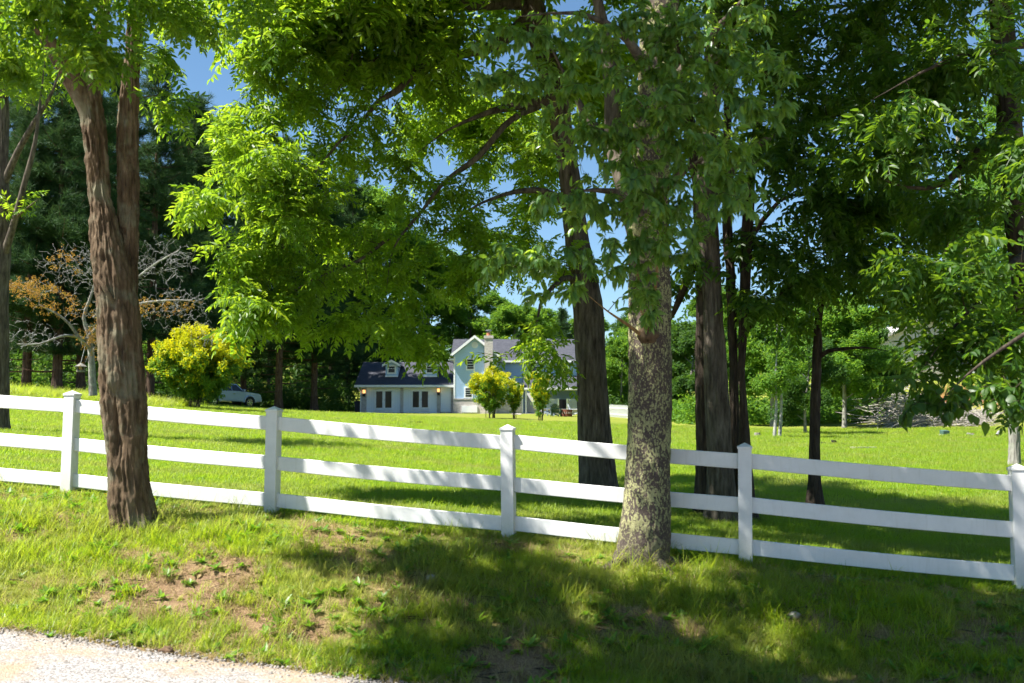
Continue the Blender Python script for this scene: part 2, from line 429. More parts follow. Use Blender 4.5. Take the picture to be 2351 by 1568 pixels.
# ------------------------------------------------------------------ terrain
ROWS = np.array([0, 10, 20, 40, 66, 85, 130, 300])
COLS = np.array([-120, -60, -30, -15, 0, 15, 30, 60, 120.0])
ZT = np.array([
    [3.4, 3.0, 2.2, 1.45, .386, -.55, -.95, -1.1, -1.1],
    [3.9, 3.5, 2.7, 1.65, .58, .05, -.3, -.5, -.6],
    [4.2, 3.7, 2.95, 1.85, .80, .28, .0, -.1, .0],
    [5.0, 4.4, 3.45, 2.1, 1.22, .72, .55, 1.0, 1.5],
    [6.5, 5.0, 2.75, 2.05, 1.80, 1.35, 2.1, 4.6, 5.5],
    [8.0, 6.0, 3.2, 2.2, 2.05, 1.95, 4.2, 7.0, 8.0],
    [14., 11., 7.0, 5.0, 4.0, 4.0, 7.5, 10., 11.],
    [30., 28., 24., 20., 16., 14., 15., 16., 16.]])
def yf(x): return 10.06 - .211*np.clip(x, -30, 30)
def zfence(x): return np.interp(x, [-60, -30, -12, -4.9, 0, 4.9, 12, 30, 60], [3.0, 2.2, 1.28, .758, .386, .014, -.42, -.95, -1.1])
def terrain(x, y):
    x, y = np.broadcast_arrays(np.asarray(x, float), np.asarray(y, float))
    v = (y - yf(x))*.979
    vv = np.clip(v, 0, 300)
    cols = np.stack([np.interp(x, COLS, ZT[i]) for i in range(len(ROWS))], 0)
    cols[0] = zfence(x)
    j = np.clip(np.searchsorted(ROWS, vv, side='right')-1, 0, len(ROWS)-2)
    t = (vv-ROWS[j])/(ROWS[j+1]-ROWS[j])
    idx = np.indices(x.shape)
    a = cols[(j, *idx)]; b = cols[(j+1, *idx)]
    z = a*(1-t)+b*t
    drop = .66*sstep(-v/3.15)
    z = np.where(v < 0, zfence(x)-drop, z)
    bankw = sstep(-v/.6)*(1-sstep((-v-2.7)/.4))
    z = z + bankw*(.05*fbm(x*1.3, y*1.3, 0, 3) + .025*fbm(x*4, y*4, 0, 9))
    z = z + .05*bankw*np.exp(-(((x+2.9)/1.1)**2+((y-9.1)/.8)**2))
    z = z + np.where(v > 0, sstep(v/6)*.05*fbm(x*.25, y*.25, 0, 5), 0)
    return z - np.where(v < -3.3, .06, 0)
def tz(x, y): return float(terrain(np.array([x]), np.array([y]))[0])
def bare_mask(x, y):
    """bare earth on the bank (0..1)"""
    x = np.asarray(x, float); y = np.asarray(y, float); v = (y-yf(x))*.979
    n = fbm(x*1.1, y*1.6, 0, 21, 4)
    m = np.exp(-(((x+2.75)/1.25)**2+((y-8.6)/.62)**2))*.82
    m = np.maximum(m, .75*np.exp(-(((x+1.6)/1.1)**2+((y-8.0)/.5)**2)))
    m = np.maximum(m, .62*np.exp(-(((x-2.4)/2.2)**2+((y-6.7)/.75)**2)))
    m = np.maximum(m, .7*np.exp(-(((x-1.2)/.5)**2+((y-8.2)/.45)**2)))
    m = np.maximum(m, .5*np.exp(-(((x+.2)/1.2)**2+((y-7.5)/.5)**2)))
    m = np.maximum(m, .8*np.exp(-(((x+3.4)/.55)**2+((y-9.15)/.35)**2))); m = np.maximum(m, .8*np.exp(-(((x-1.15)/.6)**2+((y-8.35)/.35)**2)))
    bank = sstep(-v/.4)
    r = np.maximum(sstep((m + n*1.0 + .35*fbm(x*5, y*5, 0, 27, 2) - .36)/.34), .75*sstep((fbm(x*2.1, y*2.6, 0, 25, 3)-.10)/.2))*bank
    return np.maximum(r, sstep((-v-3.05)/.15))
def duff_mask(x, y):
    n = fbm(x*.35, y*.35, 0, 40, 3)
    m = np.exp(-(((x+22)/9)**2+((y-54)/5.5)**2))*1.2
    m = np.maximum(m, 1.1*np.exp(-(((x-38)/9)**2+((y-78)/10)**2)))
    return sstep((m+n*.4-.5)/.3)
def yellow_mask(x, y):
    n = fbm(x*.12, y*.3, 0, 50, 4); return n
def nonuni(segs):
    out = []
    for a, b, st in segs: out += list(np.arange(a, b, st))
    return np.array(out + [segs[-1][1]])
gx = nonuni([(-400, -60, 20), (-60, -14, 2), (-14, -7, .5), (-7, 7, .1), (7, 14, .5), (14, 60, 2), (60, 400, 20)])
gy = nonuni([(-30, 4, 2), (4, 11.6, .1), (11.6, 20, .4), (20, 100, 2), (100, 420, 12)])
X, Y = np.meshgrid(gx, gy); Z = terrain(X.ravel(), Y.ravel())
nx, ny = len(gx), len(gy)
i = np.arange(ny-1)[:, None]*nx + np.arange(nx-1)[None]
F = np.stack([i, i+1, i+nx+1, i+nx], -1).reshape(-1, 4)
ground = mesh_obj('ground', np.column_stack([X.ravel(), Y.ravel(), Z]), F, M['ground_soil'], smooth=True)
set_props(ground, 'grassy bank and mown lawn rising to the house', None, None, 'structure')
ca = ground.data.color_attributes.new('bare', 'FLOAT_COLOR', 'POINT')
bm_ = bare_mask(X.ravel(), Y.ravel()); df_ = duff_mask(X.ravel(), Y.ravel())
ca.data.foreach_set('color', np.column_stack([bm_, df_, bm_*0, bm_*0+1]).astype(np.float32).ravel())

# road: its own sheet with an uneven edge
us = np.arange(-40, 40.01, .12)
edge = 3.17 + .09*fbm(us*1.1, us*0, 0, 70, 3)
ux, uy = .9785, -.2065
rv = [0, .05, .15, .4, .9, 1.6, 2.6, 4.0, 6.0, 9.0]
V = []
for k, dv in enumerate(rv):
    v = edge + dv
    px = us*ux - v*.2065; py = 10.06 + us*uy - v*.9785
    pz = zfence(px) - .66 + (-.03 if k == 0 else .006 + .02*min(1, dv/2))
    V.append(np.column_stack([px, py, pz + (.006*fbm(px*3, py*3, 0, 12) if k else 0)]))
V = np.concatenate(V); n = len(us)
i = np.arange(len(rv)-1)[:, None]*n + np.arange(n-1)[None]
F = np.stack([i, i+n, i+n+1, i+1], -1).reshape(-1, 4)
set_props(mesh_obj('road', V, F, M['pale_chip_road'], smooth=True), 'pale chip sealed road in the bottom left corner', None, None, 'structure')

# ------------------------------------------------------------------ scatter with geometry nodes
def quat_frames(D, U):
    """quaternions that turn +X to D and +Z near U"""
    D = D/(np.linalg.norm(D, axis=1, keepdims=True)+1e-9)
    Zv = U-(U*D).sum(1, keepdims=True)*D; Zv /= np.linalg.norm(Zv, axis=1, keepdims=True)+1e-9
    Yv = np.cross(Zv, D)
    m00, m10, m20 = D.T; m01, m11, m21 = Yv.T; m02, m12, m22 = Zv.T
    w = np.sqrt(np.maximum(0, 1+m00+m11+m22))/2
    x = np.copysign(np.sqrt(np.maximum(0, 1+m00-m11-m22))/2, m21-m12)
    y = np.copysign(np.sqrt(np.maximum(0, 1-m00+m11-m22))/2, m02-m20)
    z = np.copysign(np.sqrt(np.maximum(0, 1-m00-m11+m22))/2, m10-m01)
    return np.column_stack([w, x, y, z])
_groups = {}
def scatter_group(srcs, realize=False):
    key = tuple(s.name for s in srcs)+(realize,)
    if key in _groups: return _groups[key]
    g = bpy.data.node_groups.new('scatter', 'GeometryNodeTree')
    g.interface.new_socket('Geometry', in_out='INPUT', socket_type='NodeSocketGeometry')
    g.interface.new_socket('Geometry', in_out='OUTPUT', socket_type='NodeSocketGeometry')
    N = g.nodes; L = g.links
    gi = N.new('NodeGroupInput'); go = N.new('NodeGroupOutput')
    jn = N.new('GeometryNodeJoinGeometry')
    for s in reversed(srcs):
        oi = N.new('GeometryNodeObjectInfo'); oi.inputs['Object'].default_value = s; oi.inputs['As Instance'].default_value = False
        ti = N.new('GeometryNodeGeometryToInstance'); L.new(oi.outputs['Geometry'], ti.inputs[0]); L.new(ti.outputs[0], jn.inputs[0])
    ip = N.new('GeometryNodeInstanceOnPoints'); ip.inputs['Pick Instance'].default_value = True
    L.new(gi.outputs[0], ip.inputs['Points']); L.new(jn.outputs[0], ip.inputs['Instance'])
    def attr(nm, ty, sock):
        a = N.new('GeometryNodeInputNamedAttribute'); a.data_type = ty; a.inputs[0].default_value = nm
        o = [o for o in a.outputs if o.enabled and o.name == 'Attribute'][0]; L.new(o, sock)
    attr('rot', 'QUATERNION', ip.inputs['Rotation']); attr('scl', 'FLOAT', ip.inputs['Scale']); attr('idx', 'INT', ip.inputs['Instance Index'])
    if realize:
        rl = N.new('GeometryNodeRealizeInstances'); L.new(ip.outputs[0], rl.inputs[0]); L.new(rl.outputs[0], go.inputs[0])
    else: L.new(ip.outputs[0], go.inputs[0])
    _groups[key] = g; return g
def scatter(name, pos, quat, scl, srcs, parent=None, origin=None, idx=None, kind='stuff', realize=False):
    pos = np.asarray(pos, float)
    if origin is not None: pos = pos - np.asarray(origin, float)
    n = len(pos); me = bpy.data.meshes.new(name)
    me.vertices.add(n); me.vertices.foreach_set('co', pos.astype(np.float32).ravel())
    a = me.attributes.new('rot', 'QUATERNION', 'POINT'); a.data.foreach_set('value', np.asarray(quat, np.float32).ravel())
    a = me.attributes.new('scl', 'FLOAT', 'POINT'); a.data.foreach_set('value', np.asarray(scl, np.float32).ravel())
    a = me.attributes.new('rnd', 'FLOAT', 'POINT'); a.data.foreach_set('value', rng.uniform(0, 1, n).astype(np.float32))
    if idx is None: idx = rng.integers(0, len(srcs), n)
    a = me.attributes.new('idx', 'INT', 'POINT'); a.data.foreach_set('value', np.asarray(idx, np.int32))
    o = bpy.data.objects.new(name, me); COL.objects.link(o)
    if parent is not None: o.parent = parent
    md = o.modifiers.new('scatter', 'NODES'); md.node_group = scatter_group(srcs, realize)
    if kind: o['kind'] = kind
    return o

# ------------------------------------------------------------------ leaf shapes
def leaf_blade(L, W, fold=.25, curve=.15, n=3, x0=0.0):
    """one folded, curved blade along +X: two rows of quads"""
    V = []; F = []
    ts = np.linspace(0, 1, n+2)
    for t in ts:
        w = W*.5*math.sin(math.pi*min(1, t**.8))*(1-.25*t) if 0 < t < 1 else 0
        z = -curve*L*t*t
        V += [(x0+L*t, -w, z+fold*w), (x0+L*t, 0, z), (x0+L*t, w, z+fold*w)]
    for i in range(len(ts)-1):
        a = i*3; b = a+3
        F += [(a, b, b+1, a+1), (a+1, b+1, b+2, a+2)]
    return np.array(V), F
def leaflet(L, W, fold=.3, curve=.2):
    """small folded leaflet along +X: two halves"""
    V = [(0, 0, 0), (.32*L, W*.5, fold*W*.5-curve*L*.1), (.68*L, W*.40, fold*W*.4-curve*L*.45), (L, 0, -curve*L), (.68*L, -W*.40, fold*W*.4-curve*L*.45), (.32*L, -W*.5, fold*W*.5-curve*L*.1)]
    return np.array(V), [(0, 3, 2, 1), (0, 5, 4, 3)]
def xf(V, R, t): return V @ np.array(R).T + np.array(t)
def rotm(ax, ay, az): return np.array(Matrix.Rotation(az, 3, 'Z') @ Matrix.Rotation(ay, 3, 'Y') @ Matrix.Rotation(ax, 3, 'X'))
def merged(parts):
    V = []; F = []; n = 0
    for v, f in parts:
        V.append(v); F += [tuple(i+n for i in q) for q in f]; n += len(v)
    return np.concatenate(V), F
def pinnate(L=.40, pairs=6, ll=.105, lw=.040, droop=.35, seed=0):
    r = random.Random(seed); parts = []
    def rach(t): return np.array([L*t*(1-.12*droop*t), 0, -droop*L*t*t*.6])
    for k in range(pairs):
        t = .22+.72*k/(pairs-1)
        s = ll*(.72+.5*math.sin(math.pi*(.15+.75*k/(pairs-1))))*r.uniform(.88, 1.08)
        for sd in (-1, 1):
            if r.random() < .09: continue
            v, f = leaflet(s*r.uniform(.85, 1.1), lw*s/ll, r.uniform(.15, .5), r.uniform(.1, .35))
            v = xf(v, rotm(r.uniform(-.6, .6), r.uniform(-.1, .7), sd*r.uniform(.8, 1.3)), rach(t)+np.array([0, sd*.002, 0]))
            parts.append((v, f))
    v, f = leaflet(ll*.95, lw, .3, .2); parts.append((xf(v, rotm(0, .5*droop, 0), rach(.97)), f))
    pts = np.array([rach(t) for t in np.linspace(0, 1, 5)]); w = .0022
    V = []; Fq = []
    for p in pts: V += [p+np.array([0, -w, 0]), p+np.array([0, w, 0])]
    for i in range(4): Fq.append((2*i, 2*i+2, 2*i+3, 2*i+1))
    parts.append((np.array(V), Fq))
    return merged(parts)
def source(name, V, F, mat, smooth=False): return mesh_obj(name, V, F, mat, link=False, smooth=smooth)
def clump(n, size, leaf, w, mat, seed, name='leaf_clump', flat=.7):
    r = np.random.default_rng(seed); parts = []
    for k in range(n):
        v, f = leaflet(leaf*r.uniform(.7, 1.2), w*r.uniform(.7, 1.2), .2, .2)
        p = r.normal(size=3); p = p/np.linalg.norm(p)*size*r.uniform(.2, 1)**.5*np.array([1, 1, flat])
        parts.append((xf(v, rotm(r.uniform(-.8, .8), r.uniform(-.4, .9), r.uniform(0, 6.28)), p), f))
    return source(name, *merged(parts), mat)
def needle_tuft(n, L, w, mat, seed):
    r = np.random.default_rng(seed); V = []; F = []
    for k in range(n):
        d = np.array([r.uniform(.2, 1), r.normal()*.55, r.normal()*.45+.15]); d /= np.linalg.norm(d)
        sd = np.cross(d, r.normal(size=3)); sd /= np.linalg.norm(sd)
        b = np.array([r.uniform(-.45, .15)*L*1.3, r.normal()*.05*L, 0]); l = L*r.uniform(.6, 1.1); a = len(V)
        V += [b-sd*w/2, b+sd*w/2, b+d*l]; F.append((a, a+1, a+2))
    return source('needle_tuft', np.array(V), F, mat)
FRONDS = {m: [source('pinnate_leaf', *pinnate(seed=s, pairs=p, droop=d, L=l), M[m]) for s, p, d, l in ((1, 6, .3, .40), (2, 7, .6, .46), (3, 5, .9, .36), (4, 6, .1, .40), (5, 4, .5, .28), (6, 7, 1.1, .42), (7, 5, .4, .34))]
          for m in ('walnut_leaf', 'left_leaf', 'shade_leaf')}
CHERRY = []
for s in range(4):
    r = random.Random(s)
    CHERRY.append(source('simple_leaf', *leaf_blade(.10*r.uniform(.9, 1.12), .040*r.uniform(.9, 1.1), r.uniform(.15, .6), r.uniform(.1, .45), 4, .008), M['cherry_leaf'], True))
OVATE = [source('ovate_leaf', *leaf_blade(.105, .085, f, c, 3, .02), M['shade_leaf'], True) for f, c in ((.2, .2), (.4, .35), (.1, .5))]
FAR = [clump(22, .34, .17, .085, M['far_leaf'], s) for s in range(3)]
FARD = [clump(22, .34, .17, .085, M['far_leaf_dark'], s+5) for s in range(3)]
NEED = [needle_tuft(46, .34, .016, M['pine_needle'], s) for s in range(3)]
YEL = [clump(14, .13, .075, .032, M['yellow_leaf'], s+9) for s in range(3)]
YGR = [clump(14, .13, .075, .032, M['far_leaf'], s+12) for s in range(2)]
ORA = [clump(9, .13, .085, .045, M['orange_leaf'], s+19) for s in range(3)]

# ------------------------------------------------------------------ trees
REALIZE = True
def px_path(pts, step=.25):
    """[(px, py, depth, halfwidth in px)] -> smooth points and radii"""
    W = [P(a, b, c) for a, b, c, d in pts]; R = [d*MPX(c) for a, b, c, d in pts]
    return resample(W, R, step)
def grow(nodes, radii, tips, r, rmax=.6, thin=.0025, k=.010, lift=.12):
    """join every tip to the closest wood so far by a curved, tapering shoot; returns the shoots in tip order"""
    Nn = np.array(nodes); Rn = np.array(radii); T = np.array(tips)
    d0 = np.array([np.min(((Nn-t)**2).sum(1)) for t in T]); order = np.argsort(d0)
    cap = len(Nn) + len(T)*8 + 50
    NB = np.empty((cap, 3)); RB = np.empty(cap); n = len(Nn); NB[:n] = Nn; RB[:n] = Rn
    paths = [None]*len(T)
    for ti in order:
        t = T[ti]; dv = NB[:n]-t; d2 = (dv**2).sum(1) + np.where(dv[:, 2] > 0, (dv[:, 2]*.5)**2, 0)
        j = int(np.argmin(d2)); s = NB[j]; L = np.linalg.norm(t-s)
        if L < .05: t = s + r.normal(size=3)*.15; L = np.linalg.norm(t-s)
        m = (s+t)/2 + np.array([0, 0, lift*L]) + r.normal(size=3)*.10*L
        c = int(min(7, max(3, L/.22))); u = np.linspace(0, 1, c+1)[:, None]
        pts = (1-u)**2*s + 2*u*(1-u)*m + u*u*t
        pts[1:-1] += r.normal(size=(c-1, 3))*.035*L
        r0 = min(RB[j]*rmax, .004 + k*L); rad = r0 + (thin-r0)*u[:, 0]**.8
        paths[ti] = (pts, rad)
        add = pts[1:c]; na = len(add)
        if n+na < cap: NB[n:n+na] = add; RB[n:n+na] = rad[1:c]; n += na
    return paths
def spray_leaves(paths, r, kind, per, length, out_centre=None):
    """leaf places along the ends of the shoots: positions, directions, ups"""
    Ps = []; Ds = []; Us = []
    for pts, rad in paths:
        seg = np.linalg.norm(np.diff(pts, axis=0), axis=1); cum = np.concatenate([[0], np.cumsum(seg)]); tot = cum[-1]
        n = per if isinstance(per, int) else int(r.integers(per[0], per[1]+1))
        ds = tot - np.linspace(0, min(tot*.95, length), n)*(1) ; ds += r.normal(size=n)*.015
        for q, dd in enumerate(np.clip(ds, 0, tot)):
            p = np.array([np.interp(dd, cum, pts[:, c]) for c in range(3)])
            a = np.array([np.interp(min(tot, dd+.05), cum, pts[:, c])-np.interp(max(0, dd-.05), cum, pts[:, c]) for c in range(3)]); a /= np.linalg.norm(a)+1e-9
            sd = np.cross(a, [0, 0, 1.0]); sd /= np.linalg.norm(sd)+1e-6; s = 1 if q % 2 else -1
            if kind == 'frond':
                d = a*(.9 if q == 0 else .35) + sd*s*(.2 if q == 0 else .8) + r.normal(size=3)*.30 + np.array([0, 0, -.12])
                u = np.array([0, 0, 1.0]) + r.normal(size=3)*.35
            elif kind == 'hang':
                d = a*.5 + sd*s*.5 + r.normal(size=3)*.38 + np.array([0, 0, -.7])
                u = np.array([0, 0, .7]) + sd*s*.6 + a*.6 + r.normal(size=3)*.35
            else:
                d = r.normal(size=3); u = r.normal(size=3)+np.array([0, 0, 1.0])
            Ps.append(p); Ds.append(d); Us.append(u)
    return np.array(Ps), np.array(Ds), np.array(Us)
def blob_tips(blobs, r):
    """blobs: (px, py, depth, rx px, ry px, rdepth m, count), or ('w', x, y, z, rx, ry, rz, count) in metres"""
    T = []
    for b in blobs:
        if b[0] == 'w': c = np.array(b[1:4], float); rad = np.array(b[4:7], float); n = b[7]
        else:
            c = P(b[0], b[1], b[2]); m = MPX(b[2]); rad = np.array([b[3]*m, b[5], b[4]*m]); n = b[6]
        v = r.normal(size=(n, 3)); v /= np.linalg.norm(v, axis=1, keepdims=True)
        T.append(c + v*(r.uniform(0, 1, (n, 1))**.42)*rad)
    return np.concatenate(T)
def bark_tube(Pn, R, sides, kind, seed, flare=None, amp=1.0, ring=None):
    """trunk surface with real furrows"""
    Pn = np.asarray(Pn); R = np.asarray(R)
    T, N, B = frames(Pn); a = np.arange(sides)*2*np.pi/sides
    h = np.concatenate([[0], np.cumsum(np.linalg.norm(np.diff(Pn, axis=0), axis=1))])
    ca, sa = np.cos(a)[None], np.sin(a)[None]; H = h[:, None]; Rb = R[:, None]
    cx, cy_ = ca*Rb, sa*Rb
    if kind == 'furrow':
        wx = .03*noise3(cx*9, cy_*9, H*3+seed, 5)
        n1 = noise3((cx+wx)*24, (cy_+wx)*24, H*3.2+seed, 1); n2 = noise3((cx-wx)*42, (cy_-wx)*42, H*6+seed, 2)
        rd = .006*noise3(cx*45, cy_*45, H*26+seed, 7) + (1-np.abs(n1)*3.2)*.015*(.75+.5*noise3(cx*14, cy_*14, H*9+seed, 6)) + (1-np.abs(n2)*2.6)*.007 + .02*noise3(cx*4, cy_*4, H*1.2+seed, 8) - .022
    elif kind == 'fine':
        n1 = noise3(cx*34, cy_*34, H*3.5+seed, 1); n2 = noise3(cx*60, cy_*60, H*8+seed, 2)
        rd = (1-np.abs(n1)*2.6)*.009 + .004*n2 + .014*noise3(cx*3, cy_*3, H*1.0+seed, 8) - .006
    else:
        rd = .012*noise3(cx*6, cy_*6, H*3+seed, 1) + .006*noise3(cx*30, cy_*30, H*20+seed, 2) + .003*noise3(cx*70, cy_*70, H*60+seed, 4)
    rr = Rb + rd*amp
    if flare:
        f = np.exp(-H/flare[0])*flare[1]
        rr = rr + f*(.45+.55*np.maximum(0, np.sin(a[None]*flare[2]+seed)+.4*np.sin(a[None]*2+seed*3)))
    if ring is not None: rr = rr + ring(h[:, None], a[None])
    V = Pn[:, None] + rr[..., None]*(np.cos(a)[None, :, None]*N[:, None] + np.sin(a)[None, :, None]*B[:, None])
    m = len(Pn); i = np.arange(m-1)[:, None]; k = np.arange(sides)[None]; k2 = (k+1) % sides
    F = np.stack([i*sides+k, i*sides+k2, (i+1)*sides+k2, (i+1)*sides+k], -1).reshape(-1, 4)
    return V.reshape(-1, 3), F
def visible_pick(pos, n, r):
    """the n leaves in the picture that show largest"""
    x, y, z = project(pos)
    ok = np.where((z > 1) & (x > 5) & (x < 2345) & (y > 5) & (y < 1560))[0]
    return ok[np.argsort(z[ok])][:n]
def add_leaves(tr, base, pos, D, U, srcs, smin, smax, r, singles=0, leaf_name='leaf', crown='crown', crown_grow=0):
    q = quat_frames(D, U); s = r.uniform(smin, smax, len(pos))
    if crown_grow: s = s*(1+crown_grow*sstep((pos[:, 2]-6.3)/.8))   # leaves high in the crown enlarged to thicken the shade below
    idx = r.integers(0, len(srcs), len(pos))
    keep = np.ones(len(pos), bool)
    if singles:
        pick = visible_pick(pos, singles, r); keep[pick] = False
        for i in pick:
            o = bpy.data.objects.new(leaf_name, srcs[idx[i]].data); COL.objects.link(o); o.parent = tr
            o.location = pos[i]-np.array(base); o.rotation_mode = 'QUATERNION'; o.rotation_quaternion = q[i]; o.scale = (s[i],)*3
    return scatter(crown, pos[keep], q[keep], s[keep], srcs, tr, base, idx[keep], realize=REALIZE)

def build_tree(name, label, base, stems, blobs, leaf, srcs, bark, seed, per=7, length=.6, group=None, cat='tree', singles=0, smin=.8, smax=1.15,
               limb_sides=10, twig='bark_twig', k=.010, trunk_step=.05, trunk_sides=48, bark_kind='fine', flare=(.25, .12, 5), stem_amp=1.0, leaf_name='leaf', ring=None, limb_bark={}, upper=0):
    r = np.random.default_rng(seed)
    tr = root(name, base, label, cat, group)
    nodes = []; radii = []
    for si, st in enumerate(stems):
        nm, (Pn, R) = st[0], st[1]
        big = nm in ('trunk', 'stem')
        if big:
            Q, RR = resample(Pn[::max(1, int(.3/.25))], R[::max(1, int(.3/.25))], trunk_step)
            V, F = bark_tube(Q, RR, trunk_sides, bark_kind, seed+si*3, flare if si == 0 else None, stem_amp, ring if si == 0 else None)
        else:
            R = np.maximum(.003, R*(1-.93*np.linspace(0, 1, len(R))**3)); V, F = tube(Pn, R*(1+.08*noise3(np.arange(len(R))*.7, 0, si)), limb_sides)
        mesh_obj(nm, V, F, M[bark if big else limb_bark.get(nm, bark)], tr, base, True)
        sel = [i for i in range(len(Pn)) if (si > 0 or i > len(Pn)*.45)]
        nodes += [Pn[i] for i in sel]; radii += [R[i] for i in sel]
    tips = blob_tips(blobs, r)
    paths = grow(nodes, radii, tips, r, k=k)
    V, F = tubes(paths, 4); mesh_obj('branches', V, F, M[twig], tr, base, True)
    pos, D, U = spray_leaves(paths, r, leaf, per, length)
    add_leaves(tr, base, pos, D, U, srcs, smin, smax, r, singles, leaf_name, crown_grow=upper)
    return tr

def ground_hit(px, py, y0=6.0, y1=200.0):
    """where the sight line of a picture position meets the terrain"""
    ys = np.concatenate([np.arange(y0, 40, .05), np.arange(40, y1, .25)])
    p0 = P(px, py, 1.0); c = np.array([0, 0, CAMZ]); d = p0-c
    pts = c + d*(ys[:, None]/d[1])
    below = pts[:, 2] <= terrain(pts[:, 0], pts[:, 1])
    k = np.argmax(below) if below.any() else len(ys)-1
    return pts[k]
def on_ground(x, y, dz=0.0): return np.array([x, y, tz(x, y)+dz])

# ------------------------------------------------------------------ white fence
fence = root('rail_fence', (0, 10.06, .386), 'white three rail vinyl fence running across the picture along the bank', 'fence')
FB = (0, 10.06, .386)
XP = [-7.27, -4.9, -2.53, -.03, 2.22, 4.58, 6.95]
posts = []
for x in XP:
    y = 10.06-.211*x; posts.append(np.array([x, y, zfence(x)]))
ang = math.atan2(-.211, 1)
pm = MB().box(-.0635, .0635, -.0635, .0635, -.3, 1.105)
post_mesh = None
for k, p in enumerate(posts):
    if post_mesh is None:
        o = pm.build('post', M['weathered_post'], fence, None, bevel=.005); post_mesh = o.data; post0 = o
        c = MB(); c.box(-.071, .071, -.071, .071, 1.09, 1.112)
        c.add([(-.071, -.071, 1.112), (.071, -.071, 1.112), (.071, .071, 1.112), (-.071, .071, 1.112), (0, 0, 1.15)], [(0, 1, 4), (1, 2, 4), (2, 3, 4), (3, 0, 4)])
        cap0 = c.build('cap', M['white_vinyl'], o, None, bevel=.003)
    else:
        o = post0.copy(); COL.objects.link(o); o.parent = fence
        c = cap0.copy(); COL.objects.link(c); c.parent = o
    o.location = p-np.array(FB); o.rotation_euler = (random.uniform(-.012, .012), random.uniform(-.014, .014), ang+random.uniform(-.03, .03))
d = np.array([math.cos(ang), math.sin(ang), 0]); nrm = np.array([-d[1], d[0], 0])
for k in range(len(posts)-1):
    for top in (.095, .515, .905):
        a = posts[k]+d*.04; b = posts[k+1]-d*.04
        za = 1.14-top+random.uniform(-.008, .008); zb = 1.14-top+random.uniform(-.008, .008)
        V = []; F = []
        NS = 12
        for q in range(NS+1):
            t = q/NS; c = a*(1-t)+b*t; z1 = c[2]+za*(1-t)+zb*t-.010*math.sin(math.pi*t)
            for sy in (-1, 1):
                for zz in (z1-.145, z1-.139, z1-.006, z1):
                    off = .019 if zz in (z1-.139, z1-.006) else .014
                    V.append((c+nrm*sy*off).tolist()[:2]+[zz])
        ring = [0, 1, 2, 3, 7, 6, 5, 4]
        for q in range(NS):
            for w in range(8):
                i0, i1 = ring[w], ring[(w+1) % 8]; F.append((q*8+i0, (q+1)*8+i0, (q+1)*8+i1, q*8+i1))
        F.append(tuple(ring)); F.append(tuple(NS*8+i for i in reversed(ring)))
        mesh_obj('rail', V, F, M['white_vinyl'], fence, FB)

# ------------------------------------------------------------------ near trees
# forked brown tree on the left, in front of the fence
HL = ground_hit(308, 1208); YL = HL[1]; print('YL', HL)
bl = on_ground(*HL[:2], -.05)
def left_ring(h, a):
    # hollow scars and burls on the trunk facing the road
    def spot(hc, ac, sh, sa_, amp): return amp*np.exp(-((h-hc)/sh)**2-((np.angle(np.exp(1j*(a-ac))))/sa_)**2)
    return spot(1.25, 4.55, .22, .20, -.07) + spot(1.62, 4.62, .07, .16, .035) + spot(1.0, 4.75, .12, .25, -.05) + spot(.25, 4.5, .3, .12, -.02) + spot(.9, 5.4, .5, .4, .02)
st = [('trunk', px_path([(313, 1250, YL, 52.6), (311, 1215, YL, 51.7), (302, 1150, YL, 50.8), (297, 1080, YL, 47.9), (288, 960, YL, 50.8), (275, 800, YL, 49.8), (266, 690, YL, 48.9), (252, 600, YL, 44.2), (231, 450, YL, 29.1), (216, 300, YL, 29.1), (207, 215, YL, 27.3), (222, 130, YL, 21.6), (236, 40, YL, 20.7), (240, -80, YL, 17.9), (232, -300, YL+.2, 13.2), (240, -520, YL, 7.5)])),
      ('stem', px_path([(283, 790, YL+.08, 33.8), (290, 690, YL+.1, 29.1), (294, 600, YL+.12, 27.3), (295, 450, YL+.16, 26.3), (293, 300, YL+.22, 28.2), (303, 150, YL+.25, 24.4), (316, 0, YL+.3, 26.3), (332, -200, YL+.4, 20.7), (345, -500, YL+.4, 11.3)])),
      ('limb', px_path([(214, 330, YL, 14), (200, 255, YL-.02, 22), (165, 180, YL-.1, 25), (112, 95, YL-.25, 21), (60, 20, YL-.4, 17), (15, -70, YL-.5, 14), (-60, -250, YL-.6, 9)])),
      ('limb', px_path([(330, -150, YL+.4, 12), (430, -210, YL, 10), (600, -300, YL-.6, 8), (800, -420, YL-1.2, 5)])),
      ('limb', px_path([(240, -150, YL, 12), (400, -330, YL-.8, 9), (600, -480, YL-2, 6)])),
      ('limb', px_path([(325, -60, YL+.3, 9), (400, -60, YL+.4, 7), (490, -40, YL+.6, 5), (570, 10, YL+.8, 3)]))]
